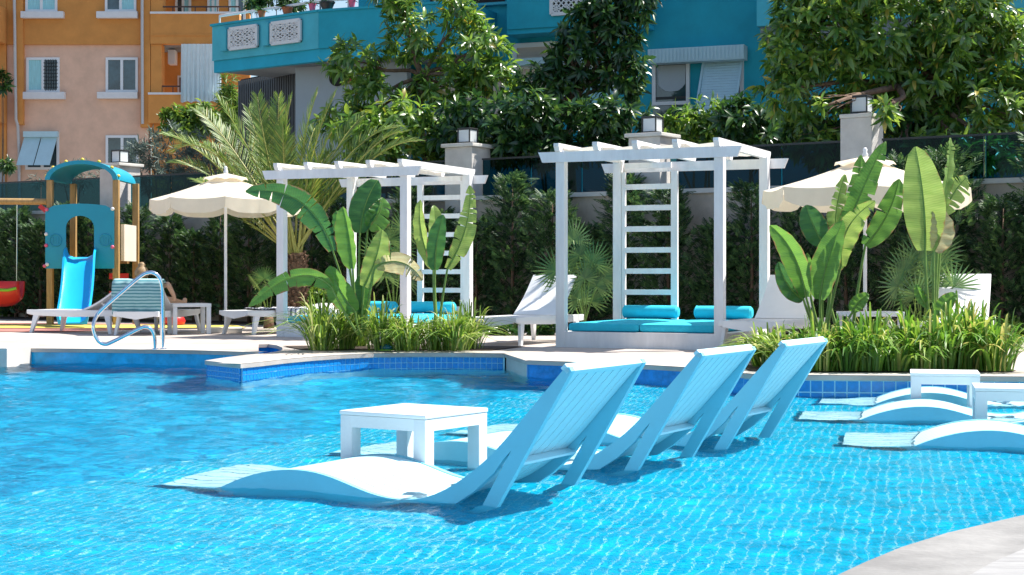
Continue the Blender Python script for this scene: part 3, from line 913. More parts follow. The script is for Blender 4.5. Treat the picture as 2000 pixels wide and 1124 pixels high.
# front panel with arched opening
x0, x1 = tl(91,0).x, tl(225,0).x; zt_, zb_ = tl(0,402).z, tl(0,525).z
ox0, ox1 = tl(131,0).x, tl(186,0).x; oz0 = tl(0,505).z; ozs = tl(0,445).z; ozt = tl(0,422).z
arch = [(ox0 + (ox1-ox0)*(0.5-0.5*math.cos(math.pi*i/10)), ozs + (ozt-ozs)*math.sin(math.pi*i/10)) for i in range(11)]
outer = [(x0, zb_), (ox0, zb_)] + [(ox0, oz0)] + arch + [(ox1, oz0), (ox1, zb_), (x1, zb_), (x1, zt_-0.08)] + [(x1 + (x0-x1)*i/8, zt_-0.02+0.05*math.sin(math.pi*i/8)) for i in range(1, 8)] + [(x0, zt_-0.08)]
pn = MB().prism(outer, -0.075, -0.052, fn=lambda x, z, h_: Vector((x, h_, z))).build('front_panel', M['playblue'], tw)
for (cx_, cz_) in ((tl(111,0).x, tl(0,470).z), (tl(208,0).x, tl(0,470).z)):
    MB().tube([(cx_+0.10*math.cos(k*math.pi/8), -0.08, cz_+0.10*math.sin(k*math.pi/8)) for k in range(17)], 0.012, 5).build('emboss_ring', M['playblue'], pn, smooth=True)
    for dx in (-0.045, 0.0, 0.045):
        MB().box((cx_+dx-0.008, -0.086, cz_-0.05), (cx_+dx+0.008, -0.0755, cz_+0.05)).build('emboss_bar', M['playblue'], pn)
for px, py, mm in ((94,410,'pink'),(222,409,'paint'),(93,458,'paint'),(93,480,'pink'),(222,483,'pink'),(95,517,'paint'),(90,520,'pink')):
    q = tl(px, py); Mx = Matrix.Translation((q.x, -0.076, q.z)) @ Matrix.Rotation(R(90), 4, 'X')
    MB().lathe([(0.032,0),(0.03,0.018),(0.012,0.03)], 10, Mx).build('bolt_cap', M[mm], pn, smooth=True)
# platform, red climbing boards, slide
MB().box((x0+0.06, 0.0, oz0-0.08), (x1-0.02, 1.1, oz0-0.02)).build('platform', M['wood'], tw)
for k in range(4):
    z = tl(0, 540+18*k).z
    MB().box((tl(183,0).x, 1.02, z-0.05), (tl(222,0).x, 1.06, z+0.05)).build('climbing_board', M['red' if k % 2 == 0 else 'dark'], tw)
MB().box((tl(233,0).x, 0.1, tl(0,510).z), (tl(240,0).x, 0.95, tl(0,438).z)).build('side_panel', M['canvas'], tw)
MB().box((tl(86.5,0).x, 0.1, tl(0,505).z), (tl(89,0).x, 0.95, tl(0,440).z)).build('side_panel', M['yellow'], tw)
path = [Vector(((ox0+ox1)/2, -0.02, oz0+0.02)), Vector(((ox0+ox1)/2+0.05, -0.30, oz0-0.10)), Vector(((ox0+ox1)/2+0.14, -0.75, 0.55)), Vector(((ox0+ox1)/2+0.20, -1.15, 0.18)), Vector(((ox0+ox1)/2+0.27, -1.5, 0.10))]
path = catmull(path, 5)
g = MB(); vs_ = []; fs_ = []
sec = [(-0.27, 0.16), (-0.235, 0.17), (-0.20, 0.04), (-0.12, 0.0), (0.12, 0.0), (0.20, 0.04), (0.235, 0.17), (0.27, 0.16), (0.23, -0.03), (-0.23, -0.03)]
for p in path:
    for a_, b_ in sec: vs_.append((p.x+a_, p.y, p.z+b_))
ns = len(sec)
for i in range(len(path)-1):
    for k in range(ns):
        k2 = (k+1) % ns
        fs_.append((i*ns+k, (i+1)*ns+k, (i+1)*ns+k2, i*ns+k2))
fs_ += [tuple(range(ns)), tuple((len(path)-1)*ns + k for k in reversed(range(ns)))]
g.raw(vs_, fs_).build('slide', M['slide'], tw, smooth='auto')
# swing beam and red seat
sb = thing('swing', 'wooden swing beam with a red bucket seat at the far left edge', 'swing', (at(20, 640, PY).x, PY+0.1, DZ))
def sl(px, py, dy=0.0): q = at(px, py, PY); return Vector((q.x-sb.location.x, dy, q.z-DZ))
MB().tube([sl(-140, 392), sl(88, 394)], 0.055, 10).build('beam', M['wood'], sb, smooth='auto')
MB().tube([sl(-140, 395), sl(-165, 640)], 0.05, 8).build('leg', M['wood'], sb, smooth='auto')
MB().bar(sl(74, 402), sl(92, 416), 0.05, 0.07).build('bracket', M['red'], sb)
for px in (30, -32):
    MB().tube([sl(px, 398), sl(px*0.97, 552)], 0.009, 6).build('chain', M['chrome'], sb)
g = MB(); vs_ = []; fs_ = []; A_ = sl(-38, 552); B_ = sl(38, 552)
for i in range(9):
    f = i/8; x = A_.x + (B_.x-A_.x)*f; dz_ = 0.0
    w_ = 1 - 0.35*abs(2*f-1)**3
    for k in range(7):
        a = math.pi*k/6
        vs_.append((x + 0.0, -0.20*math.cos(a)*w_, A_.z - 0.36*math.sin(a)*w_ + 0.02*math.cos(2*a)))
for i in range(8):
    for k in range(6): fs_.append((i*7+k, (i+1)*7+k, (i+1)*7+k+1, i*7+k+1))
st_ = g.raw(vs_, fs_).build('seat', M['red'], sb, smooth=True)
sm_ = st_.modifiers.new('thick', 'SOLIDIFY'); sm_.thickness = 0.03
MB().tube([(A_.x+0.02, -0.205, A_.z-0.12), (0, -0.225, A_.z-0.13), (B_.x-0.02, -0.205, A_.z-0.10)], 0.025, 6).build('band', M['lime'], st_)
# red beach bag on the play ground
p = on(311, 641); t = thing('beach_bag', 'small red bag lying on the ground under the loungers', 'bag', (p.x+0.05, p.y+0.9, DZ+0.021))
MB().lathe([(0.05, 0.0), (0.17, 0.01), (0.19, 0.07), (0.15, 0.15), (0.06, 0.19), (0.03, 0.18)], 12).build('body', M['red'], t, smooth=True)
MB().tube([(-0.08,0,0.15),(-0.05,0,0.24),(0.05,0,0.24),(0.08,0,0.15)], 0.012, 6).build('handle', M['red'], t)

# ------------------------------------------------------------------ boundary wall, pillars, lamps, glass
s0, s1 = -14.0, 24.0
wall = thing('boundary_wall', 'beige plastered garden wall behind the hedge', 'wall', tuple(wl(0)))
def wloc(v): return Vector(v) - WA
q = [tuple(wloc(wl(a, b))[:2]) for a, b in ((s0, 0.0), (s1, 0.0), (s1, -0.25), (s0, -0.25))]
ZW = 2.24
MB().prism(q, 0.0, ZW).build('wall_body', M['plaster'], wall)
q = [tuple(wloc(wl(a, b))[:2]) for a, b in ((s0, 0.05), (s1, 0.05), (s1, -0.30), (s0, -0.30))]
MB().prism(q, ZW+0.001, ZW+0.07).build('coping', M['cap'], wall)
pil = {}
for px, top, lab in ((225, 3.17, 'beige wall pillar with a lantern behind the play tower'), (905, 3.17, 'beige wall pillar with a lantern behind the left pergola'), (1267, 3.17, 'beige wall pillar with a lantern behind the right pergola'), (1677, 3.28, 'beige wall pillar with a lantern half hidden by tree leaves')):
    s_ = wall_s(px); c_ = wl(s_, -0.125); ang = math.atan2(WD.y, WD.x)
    p_ = thing('wall_pillar', lab, 'pillar', (c_.x, c_.y, 0), ang, 'pillars along the boundary wall')
    pw_ = 0.23 if px == 1677 else 0.27
    MB().box((-pw_, -pw_, 0.0), (pw_, pw_, top-0.06)).build('shaft', M['pillar'], p_, bevel=0.008)
    co_ = 0.012 if px == 1677 else 0.05
    MB().box((-pw_-co_, -pw_-co_, top-0.059), (pw_+co_, pw_+co_, top)).build('cap', M['cap'], p_, bevel=0.012)
    l_ = thing('wall_lantern', lab.replace('beige wall pillar with a lantern', 'square black lantern with white panes on the pillar'), 'lantern', (c_.x, c_.y, top), ang, 'lanterns on the wall pillars')
    r_ = 0.125; hh = 0.24
    MB().box((-r_, -r_, 0), (r_, r_, 0.035)).build('base', M['dark'], l_)
    MB().box((-r_, -r_, hh), (r_, r_, hh+0.03)).build('lid', M['dark'], l_, bevel=0.008)
    for sx in (-1, 1):
        for sy in (-1, 1):
            MB().box((sx*r_*0.93-0.009, sy*r_*0.93-0.009, 0.036), (sx*r_*0.93+0.009, sy*r_*0.93+0.009, hh-0.001)).build('corner_bar', M['dark'], l_)
    for k in range(4):
        Mx = Matrix.Rotation(k*math.pi/2, 4, 'Z')
        MB().box((-r_*0.80, -r_*0.90, 0.04), (r_*0.80, -r_*0.86, hh-0.006), Mx).build('pane', M['lampglass'], l_)
# smoked glass balustrade panels
gm = bpy.data.materials.new('smoked_glass'); gm.use_nodes = True
gnt = gm.node_tree; gnt.nodes.remove(gnt.nodes['Principled BSDF'])
ga = gnt.nodes.new('ShaderNodeBsdfTransparent'); ga.inputs[0].default_value = (0.16, 0.38, 0.44, 1)
gb = gnt.nodes.new('ShaderNodeBsdfGlossy'); gb.inputs['Roughness'].default_value = 0.02; gb.inputs['Color'].default_value = (0.8, 0.9, 1, 1)
gf = gnt.nodes.new('ShaderNodeFresnel'); gf.inputs['IOR'].default_value = 1.22
gx = gnt.nodes.new('ShaderNodeMixShader')
gnt.links.new(gf.outputs[0], gx.inputs[0]); gnt.links.new(ga.outputs[0], gx.inputs[1]); gnt.links.new(gb.outputs[0], gx.inputs[2])
gnt.links.new(gx.outputs[0], gnt.nodes['Material Output'].inputs[0])
M['glass'] = gm
ps = [wall_s(p_) for p_ in (225, 905, 1267, 1677)]
spans = [(s0, ps[0]-0.3, 7, 'left of the play tower'), (ps[0]+0.3, ps[1]-0.3, 7, 'from the play tower to the left pergola'), (ps[1]+0.3, ps[2]-0.3, 3, 'between the two pergolas'), (ps[2]+0.3, ps[3]-0.3, 3, 'from the right pergola to the leafy pillar'), (ps[3]+0.3, s1, 6, 'at the far right behind the hedge')]
for a, b, n, lab in spans:
    t = thing('glass_balustrade', 'smoked glass balustrade on the wall ' + lab, 'balustrade', tuple(wl(a)), math.atan2(WD.y, WD.x), 'glass balustrades on the wall')
    L = b - a
    for k in range(n):
        MB().box((k*L/n+0.012, 0.11, ZW+0.085), ((k+1)*L/n-0.012, 0.125, ZW+0.66)).build('glass_panel', gm, t)
    MB().box((0, 0.10, ZW+0.662), (L, 0.135, ZW+0.69)).build('top_rail', M['dark'], t)
    MB().box((0, 0.095, ZW+0.0705), (L, 0.14, ZW+0.084)).build('bottom_rail', M['dark'], t)
M['terrace'] = mat('terrace_paving', (0.22, 0.20, 0.18), 0.85, var=0.25, scale=1.5)
up = [tuple(wl(s0, -0.31)[:2]), tuple(wl(s1, -0.31)[:2]), (90, 20), (200, 300), (-200, 300), (-60, 60)]
struct(MB().prism(up, -1.6, 1.75).build('upper_terrain', M['terrace']))
# garden ornament / ground light by the peninsula plants
p = on(755, 687); t = thing('garden_spotlight', 'small round blue-green garden light at the edge of the peninsula bed', 'garden light', (p.x, p.y+0.05, DZ+0.012))
M['bluegreen'] = mat('blue_green_glaze', (0.02, 0.14, 0.20), 0.25)
MB().lathe([(0.05, 0.0), (0.075, 0.01), (0.085, 0.03), (0.07, 0.055), (0.03, 0.075), (0.01, 0.078)], 16).build('dome', M['bluegreen'], t, smooth=True)
MB().lathe([(0.11, 0.0), (0.11, 0.006), (0.08, 0.012)], 16).build('ring', M['lime'], t)
# ------------------------------------------------------------------ buildings
M['orange'] = mat('orange_render', (0.64, 0.27, 0.065), 0.85, var=0.12, scale=1.6, bump=0.2, bscale=30)
M['salmon'] = mat('salmon_render', (0.76, 0.48, 0.34), 0.85, var=0.12, scale=1.6, bump=0.2, bscale=30)
M['teal'] = mat('teal_render', (0.012, 0.36, 0.47), 0.8, var=0.12, scale=1.6, bump=0.2, bscale=30)
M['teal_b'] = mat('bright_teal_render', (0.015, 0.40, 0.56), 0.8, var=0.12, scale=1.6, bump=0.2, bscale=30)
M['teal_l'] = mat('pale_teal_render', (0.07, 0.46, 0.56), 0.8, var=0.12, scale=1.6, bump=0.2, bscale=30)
M['white_plain'] = mat('white_screen', (0.70, 0.71, 0.71), 0.8)
M['white_wall'] = mat('white_render', (0.40, 0.45, 0.48), 0.8, var=0.06, scale=1.0)
M['pvc'] = mat('white_window_frame', (0.74, 0.75, 0.76), 0.4)
M['sill'] = mat('white_sill', (0.72, 0.71, 0.71), 0.6, var=0.06)
M['pane'] = mat('window_glass', (0.05, 0.10, 0.12), 0.04, spec=1.0, var=0.8, scale=1.2, col2=(0.012, 0.02, 0.024))
M['curtain'] = mat('pale_curtain', (0.34, 0.66, 0.70), 0.9, var=0.2, scale=8, stretch=(6, 1, 0.3))
M['net'] = mat('pale_blue_balcony_cloth', (0.72, 0.90, 0.96), 0.9, var=0.05, scale=5, trans=0.3)
M['interior'] = mat('dark_room', (0.025, 0.022, 0.02), 0.9)
M['shutter'] = mat('pale_shutter', (0.45, 0.64, 0.70), 0.6, var=0.06)
M['shutter_beige'] = mat('beige_shutter', (0.55, 0.47, 0.40), 0.6, var=0.08)
M['pipe'] = mat('grey_pipe', (0.50, 0.50, 0.50), 0.5)
M['brownmetal'] = mat('brown_rail', (0.06, 0.03, 0.025), 0.5)
M['slate'] = mat('dark_corrugated', (0.055, 0.06, 0.068), 0.6, var=0.15)
M['soffit'] = mat('grey_soffit', (0.22, 0.25, 0.27), 0.85, var=0.1)
M['terracotta'] = mat('terracotta', (0.42, 0.14, 0.06), 0.8, var=0.15)
M['flower_red'] = mat('red_star_ornament', (0.60, 0.05, 0.06), 0.5)
M['door'] = mat('brown_door', (0.12, 0.045, 0.025), 0.6)

BY = 58.0
ob = thing('apartment_building', 'orange and salmon apartment building at far left with white window sills', 'building', (at(150, 540, BY).x, BY, 0))
BX = ob.location.x
def bp(px, py): q = at(px, py, BY); return q.x - BX, q.z
def rect(px0, py0, px1, py1, d0, d1, name, m, parent=ob, bevel=0.0):
    """d: metres in front of the facade (negative = recessed)"""
    x0, z1 = bp(px0, py0); x1, z0 = bp(px1, py1)
    return MB().box((x0, -d1, z0), (x1, -d0, z1)).build(name, m, parent, bevel=bevel)
rect(-60, 88, 290, 640, -0.40, 0.0, 'wall', M['salmon'])
rect(-60, -420, 290, 88, -0.38, 0.10, 'upper_wall', M['orange'])
rect(-62, -420, 14, 640, -0.3, 0.14, 'left_wall', M['orange'])
rect(35, -420, 48, 245, 0.0, 0.22, 'pilaster', M['orange'])
rect(277, -420, 296, 250, 0.0, 0.22, 'pilaster', M['orange'])
rect(296, -420, 470, 640, -2.2, -2.0, 'recess_wall', M['orange'])
rect(296, 243, 470, 640, -1.9, 0.02, 'lower_bay', M['orange'])
rect(297, 30, 470, 88, -0.10, 0.28, 'balcony_parapet', M['orange'])
rect(297, 70, 470, 72.5, 0.282, 0.31, 'parapet_band', M['orange'])
rect(297, 26, 470, 30, -0.14, 0.34, 'parapet_cap', M['sill'])
rect(293, 187, 470, 242.5, -0.10, 0.28, 'balcony_parapet', M['orange'])
rect(293, 183, 470, 187, -0.14, 0.34, 'parapet_cap', M['sill'])
rect(297, 88.5, 318, 183, -0.3, 0.2, 'wall_pier', M['orange'])
rect(297, -420, 320, 26, -0.3, 0.2, 'wall_pier', M['orange'])
rect(296, 60, 470, 88, -1.95, -0.11, 'balcony_slab', M['soffit'])
rect(296, -120, 470, -60, -1.95, 0.3, 'balcony_slab', M['soffit'])
rect(-60, 20, 16, 88, 0.15, 0.9, 'balcony_parapet', M['orange'])
rect(-60, 183, 16, 243, 0.15, 0.9, 'balcony_parapet', M['orange'])
rect(-60, 330, 12, 520, 0.15, 1.2, 'garage_wall', M['white_wall'])
# railings
for y0, y1 in ((15, 26), (170, 183)):
    x0, z1 = bp(296, y0); x1, z0 = bp(470, y1)
    r_ = MB().bar((x0, -0.15, z1), (x1, -0.15, z1), 0.05, 0.05).build('railing', M['brownmetal'], ob)
    for k in range(9):
        x = x0 + (x1-x0)*k/8
        MB().bar((x, -0.15, z0), (x, -0.15, z1-0.03), 0.03, 0.03).build('baluster', M['brownmetal'], r_)
def window(px0, py0, px1, py1, kind, d=0.0, parent=ob, face=None):
    x0, z1 = bp(px0, py0); x1, z0 = bp(px1, py1)
    fw = 0.09
    fr_ = MB()
    fr_.box((x0, -d-0.06, z0), (x0+fw, -d+0.001, z1)); fr_.box((x1-fw, -d-0.06, z0), (x1, -d+0.001, z1))
    fr_.box((x0+fw, -d-0.06, z1-fw), (x1-fw, -d+0.001, z1)); fr_.box((x0+fw, -d-0.06, z0), (x1-fw, -d+0.001, z0+fw))
    xm = (x0+x1)/2
    fr_.box((xm-0.05, -d-0.062, z0+fw), (xm+0.05, -d+0.001, z1-fw))
    w_ = fr_.build('window', M['pvc'], parent)
    for k, (a, b) in enumerate(((x0+fw, xm-0.05), (xm+0.05, x1-fw))):
        MB().box((a, -d-0.022, z0+fw), (b, -d-0.004, z1-fw)).build('pane', M['pane'] if kind[k] == 'g' else M['curtain'], w_)
    return w_
for (a, b, c, d_, kind, dd) in ((52,113,117,181,'cg',0.0), (207,113,270,181,'gg',0.0), (52,-45,114,25,'cc',0.10), (207,-45,268,25,'gc',0.10), (50,258,116,332,'gg',0.0), (207,265,271,325,'gg',0.0), (320,-50,352,28,'gc',-1.99), (385,-50,408,28,'cc',-1.99), (428,-50,462,28,'cg',-1.99)):
    window(a, b, c, d_, kind, dd)
for (a, b, c, d_, dd) in ((47,181,129,195,0.0), (192,181,271,194,0.0), (45,25,128,38,0.10), (192,25,272,38,0.10)):
    rect(a, b, c, d_, dd, dd+0.22, 'sill', M['sill'], bevel=0.02)
# bars in the right half of a window
x0, z1 = bp(86, 117); x1, z0 = bp(114, 178)
gr = MB()
for k in range(1, 6): gr.bar((x0+(x1-x0)*k/6, -0.08, z0), (x0+(x1-x0)*k/6, -0.08, z1), 0.02, 0.02)
for k in range(1, 9): gr.bar((x0, -0.08, z0+(z1-z0)*k/9), (x1, -0.08, z0+(z1-z0)*k/9), 0.02, 0.02)
tag(gr.build('window_bars', M['dark'], ob), kind='stuff')
# tilted awning shutters, lower left
rect(49, 258, 116, 269, 0.061, 0.24, 'shutter_box', M['shutter'])
for a, b in ((49, 81), (83, 113)):
    x0, z1 = bp(a, 269); x1, z0 = bp(b, 328); lean = 0.55
    g = MB(); g.raw([(x0,-0.10,z1),(x1,-0.10,z1),(x1-0.12,-0.10-lean,z0+0.05),(x0-0.12,-0.10-lean,z0+0.05),(x0,-0.07,z1),(x1,-0.07,z1),(x1-0.12,-0.07-lean,z0+0.05),(x0-0.12,-0.07-lean,z0+0.05)], [(0,1,2,3),(7,6,5,4),(0,4,5,1),(2,6,7,3),(1,5,6,2),(3,7,4,0)])
    g.build('awning_shutter', M['shutter'], ob)
# pipes
def pipe(pts):
    MB().tube([(bp(x, y)[0], -d_, bp(x, y)[1]) for x, y, d_ in pts], 0.055, 8).build('drainpipe', M['pipe'], ob, smooth='auto')
pipe([(32, -400, 0.3), (33, 0, 0.3), (36, 235, 0.3), (38, 246, 0.2), (39, 300, 0.1), (39, 420, 0.1)])
pipe([(281, -400, 0.3), (281.5, 100, 0.3), (282, 244, 0.3)])
# balcony things: air conditioner, door, hanging cloth
rect(319, 92, 333, 120, -1.2, -0.75, 'air_conditioner', M['pvc'], bevel=0.02)
dr = rect(325, 135, 352, 186, -1.999, -1.93, 'balcony_door', M['pvc'])
rect(329, 139, 348, 186, -1.93, -1.90, 'door_panel', M['door'], dr)
g = MB(); vs_ = []; fs_ = []; n = 60
for i in range(n+1):
    px = 358 + 78*i/n; x, zt2 = bp(px, 89); _, zb2 = bp(px, 202 + 1.5*math.sin(i*0.5))
    w_ = 0.05*math.sin(i*0.95) + 0.03*math.sin(i*2.3)
    vs_ += [(x, -0.36+w_*0.3, zt2), (x, -0.42+w_, (zt2+zb2)/2), (x, -0.44+w_*1.3, zb2)]
for i in range(n): fs_ += [(i*3,i*3+1,i*3+4,i*3+3),(i*3+1,i*3+2,i*3+5,i*3+4)]
g.raw(vs_, fs_).build('balcony_curtain', M['net'], ob, smooth=True)

# -------------------------------------------------- teal building
TO = Vector((3.6, 31.0, 0)); TU = Vector((0.93, -0.36, 0)).normalized(); TNv = Vector((TU.y, -TU.x, 0))
tb = thing('teal_apartment_building', 'teal apartment building with balconies and shuttered windows behind the trees', 'building', tuple(TO), math.atan2(TU.y, TU.x))
def tp(px, py, d=0.0):
    """pixel -> local (x, z) on the plane d metres in front of the facade"""
    o = TO + TNv*d; m_ = (px-CX)/F
    s_ = (m_*o.y - o.x)/(TU.x - m_*TU.y)
    Y = o.y + TU.y*s_
    return s_, 1 + (HY-py)*Y/F
def trect(px0, py0, px1, py1, d0, d1, name, m, parent=tb, bevel=0.0):
    x0, za = tp(px0, py0, d1); x1, zb = tp(px1, py0, d1); pm = (px0+px1)/2
    z1 = tp(pm, py0, d1)[1]; z0 = tp(pm, py1, d1)[1]
    return MB().box((x0, -d1, z0), (x1, -d0, z1)).build(name, m, parent, bevel=bevel)
trect(700, -330, 2300, 640, -0.35, 0.0, 'wall', M['teal'])
trect(990, -330, 1262, 50, 0.001, 0.65, 'bay', M['teal'])
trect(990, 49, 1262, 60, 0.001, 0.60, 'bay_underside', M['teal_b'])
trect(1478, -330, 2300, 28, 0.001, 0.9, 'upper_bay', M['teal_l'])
trect(1485, 28.3, 2300, 52, 0.001, 0.75, 'bay_soffit', M['soffit'])
trect(840, -120, 985, 8, 0.001, 0.03, 'loggia', M['interior'])
trect(838, 8, 990, 13, 0.001, 0.14, 'loggia_sill', M['teal_l'])
trect(1958, 20, 2080, 110, 0.002, 0.05, 'louvre_window', M['interior'])
for k in range(8):
    trect(1960+10*k, 20, 1964+10*k, 108, 0.06, 0.12, 'louvre_slat', M['shutter_beige'])
def grille(px0, py0, px1, py1, d, name='lattice_screen', parent=tb, fn=None, nx=4, ny=3):
    """pierced cement screen: frame and crossing bars"""
    fn = fn or (lambda px, py: tp(px, py, d))
    a = fn(px0, py0); b = fn(px1, py1)
    x0, z1 = a; x1, z0 = b
    return x0, x1, z0, z1
def lattice(mb, x0, x1, z0, z1, y0, y1, nx, ny):
    w = (x1-x0)/nx; h_ = (z1-z0)/ny; t_ = 0.020
    yc = -(y0+y1)/2; dp = y1-y0
    P = lambda x, z: Vector((x, yc, z))
    for (a, b) in ((P(x0,z0),P(x1,z0)),(P(x0,z1),P(x1,z1)),(P(x0,z0),P(x0,z1)),(P(x1,z0),P(x1,z1))): mb.bar(a, b, dp*1.1, 0.07, up=(0,0,1) if abs(a.z-b.z) < 1e-6 else (1,0,0))
    for i in range(nx):
        for j in range(ny):
            cx_, cz_ = x0+(i+.5)*w, z0+(j+.5)*h_
            for k in range(8):
                a = math.pi*k/4
                ex = cx_ + math.cos(a)*(w/2 if k % 2 == 0 else w/2); ez = cz_ + math.sin(a)*(h_/2 if k % 2 == 0 else h_/2)
                if k % 2: ex = cx_ + (w/2 if math.cos(a) > 0 else -w/2); ez = cz_ + (h_/2 if math.sin(a) > 0 else -h_/2)
                mb.bar(P(cx_, cz_), P(ex, ez), dp, t_*1.1, up=(0,0,1) if abs(ez-cz_) < 1e-4 else (1,0,0.3))
            for k in range(4):
                a0 = [(-.5,0),(0,.5),(.5,0),(0,-.5)][k]; a1 = [(0,.5),(.5,0),(0,-.5),(-.5,0)][k]
                mb.bar(P(cx_+a0[0]*w, cz_+a0[1]*h_), P(cx_+a1[0]*w, cz_+a1[1]*h_), dp*0.9, t_*0.9, up=(0,0,1))
    return mb
x0, z1 = tp(1078, -12, 0.65); x1, z0 = tp(1156, 24, 0.65)
trect(1078, -12, 1156, 24, 0.651, 0.655, 'screen_backing', M['interior'])
tag(lattice(MB(), x0, x1, z0, z1, 0.66, 0.70, 4, 2).build('lattice_screen', M['white_plain'], tb), kind='stuff')
# window groups
def twin(px0, py0, px1, py1, d, frame, inner, label=None, fw=0.07):
    x0, z1 = tp(px0, py0, d); x1, _ = tp(px1, py0, d); _, z0 = tp((px0+px1)/2, py1, d); z1 = tp((px0+px1)/2, py0, d)[1]
    fr_ = MB(); y0, y1 = -d-0.06, -d+0.001
    fr_.box((x0,y0,z0),(x0+fw,y1,z1)); fr_.box((x1-fw,y0,z0),(x1,y1,z1)); fr_.box((x0+fw,y0,z1-fw),(x1-fw,y1,z1)); fr_.box((x0+fw,y0,z0),(x1-fw,y1,z0+fw))
    w_ = fr_.build('window', frame, tb)
    MB().box((x0+fw, -d-0.02, z0+fw), (x1-fw, -d-0.003, z1-fw)).build('pane', inner, w_)
    return x0, x1, z0, z1, w_
x0, x1, z0, z1, w_ = twin(1275, 118, 1348, 206, 0.0, M['pvc'], M['pane'])
# loose curtain inside the window
g = MB(); vs_ = []; fs_ = []
for i in range(13):
    f = i/12; x = x0+0.12 + (x1-x0-0.2)*f
    dep = 0.50 + 0.28*math.sin(math.pi*f)**0.6 - 0.35*f*(1-f)
    vs_ += [(x, -0.034+0.008*math.sin(i*2), z1-0.10), (x+0.02*math.sin(i), -0.040+0.008*math.cos(i*2.2), z1-0.10-(z1-z0)*dep*0.85)]
for i in range(12): fs_.append((i*2,i*2+1,i*2+3,i*2+2))
g.raw(vs_, fs_).build('curtain', M['white_wall'], w_, smooth=True)
MB().box((x0+0.07, -0.035, z0+(z1-z0)*0.13), (x1-0.07, -0.021, z0+(z1-z0)*0.19)).build('glazing_bar', M['dark'], w_)
trect(1275, 206.5, 1348, 300, 0.0, 0.05, 'window_apron', M['pane'])
trect(1345, 206.5, 1352, 300, 0.051, 0.07, 'window_jamb', M['pvc'])
twin(1374, 116, 1453, 226, 0.0, M['pvc'], M['interior'])
# roller shutter box, ribbed
sbx = trect(1265, 92, 1453, 120, 0.062, 0.36, 'shutter_box', M['shutter'])
xa, za = tp(1265, 94, 0.36); xb, _ = tp(1453, 94, 0.36); z0_ = tp(1359, 118, 0.36)[1]; z1_ = tp(1359, 94, 0.36)[1]
for k in range(26):
    x = xa + (xb-xa)*(k+0.5)/26
    MB().box((x-0.022, -0.372, z0_), (x+0.022, -0.361, z1_)).build('rib', M['shutter'], sbx)
# tilted slatted shutter
xa, zt3 = tp(1374, 120, 0.08); xb, _ = tp(1449, 120, 0.08); zb3 = tp(1410, 222, 0.5)[1]
sh_ = MB().bar((xa, -0.07, zt3), (xa-0.02, -0.62, zb3), 0.04, 0.04).build('awning_shutter', M['shutter'], tb)
MB().bar((xb, -0.07, zt3), (xb-0.02, -0.62, zb3), 0.04, 0.04).build('shutter_rail', M['shutter'], sh_)
for k in range(20):
    f = (k+0.5)/20
    y = -0.07 - 0.55*f; z = zt3 + (zb3-zt3)*f; h_ = abs(zb3-zt3)/20*0.46
    MB().raw([(xa+0.02, y-0.004, z-h_), (xb-0.02, y-0.004, z-h_), (xb-0.02, y+0.02, z+h_), (xa+0.02, y+0.02, z+h_), (xa+0.02, y+0.018, z-h_), (xb-0.02, y+0.018, z-h_), (xb-0.02, y+0.03, z+h_), (xa+0.02, y+0.03, z+h_)], [(0,1,2,3),(7,6,5,4),(0,4,5,1),(2,6,7,3),(1,5,6,2),(3,7,4,0)]).build('slat', M['shutter'], sh_)
# left window group behind the leaves
twin(1003, 84, 1092, 128, 0.0, M['pvc'], M['shutter_beige'], fw=0.09)
for k in range(5): trect(1010, 92+6*k, 1086, 95+6*k, 0.022, 0.035, 'shutter_slat', M['shutter_beige'])
trect(1003, 110, 1200, 124, 0.062, 0.25, 'shutter_box', M['shutter'])
twin(1003, 128, 1110, 215, 0.0, M['pvc'], M['shutter_beige'])
twin(1125, 128, 1205, 215, 0.0, M['pvc'], M['curtain'])
twin(845, 150, 990, 260, 0.0, M['pvc'], M['shutter_beige'])
# balcony: a bent parapet, slab, white back wall, corrugated screen
def tloc(P_):
    v = Vector(P_) - TO
    return Vector((v.dot(TU), -v.dot(TNv), v.z))
Bc = Vector(((622-CX)/F*32.4, 32.4, 0)); Ac = Bc + Vector((-0.8, 0.6, 0))*3.16
Cc = Bc + TU*3.2
zt4 = 1 + (HY-24)/F*32.4; zm = 1 + (HY-95)/F*32.4; zb4 = 1 + (HY-119)/F*32.4
def wallseg(a, b, zlo, zhi, th, name, m, inset=0.0, parent=tb):
    a = tloc(a); b = tloc(b); d = (b-a); d.z = 0; t_ = d.normalized(); n_ = Vector((t_.y, -t_.x, 0))
    a2 = a - n_*inset; b2 = b - n_*inset
    q = [(a2.x, a2.y), (b2.x, b2.y), (b2.x-n_.x*th, b2.y-n_.y*th), (a2.x-n_.x*th, a2.y-n_.y*th)]
    return MB().prism(q, zlo, zhi).build(name, m, parent)
par = wallseg(Ac, Bc, zm, zt4, 0.16, 'balcony_parapet', M['teal_l'])
par2 = wallseg(Bc + TU*0.003, Cc, zm, zt4, 0.16, 'balcony_parapet', M['teal'])
wallseg(Ac, Bc, zb4, zm-0.001, 0.16, 'balcony_fascia', M['teal_b'], inset=0.05)
wallseg(Bc + TU*0.003, Cc, zb4, zm-0.001, 0.16, 'balcony_fascia', M['teal_b'], inset=0.05)
wallseg(Ac - Vector((0.03,0,0)), Bc, zt4+0.001, zt4+0.05, 0.24, 'parapet_cap', M['teal'], inset=-0.03)
wallseg(Bc + TU*0.003, Cc, zt4+0.001, zt4+0.05, 0.24, 'parapet_cap', M['teal'], inset=-0.03)
A_l, B_l, C_l = tloc(Ac), tloc(Bc), tloc(Cc)
back = Vector((A_l.x+2.6, A_l.y+3.4, 0))
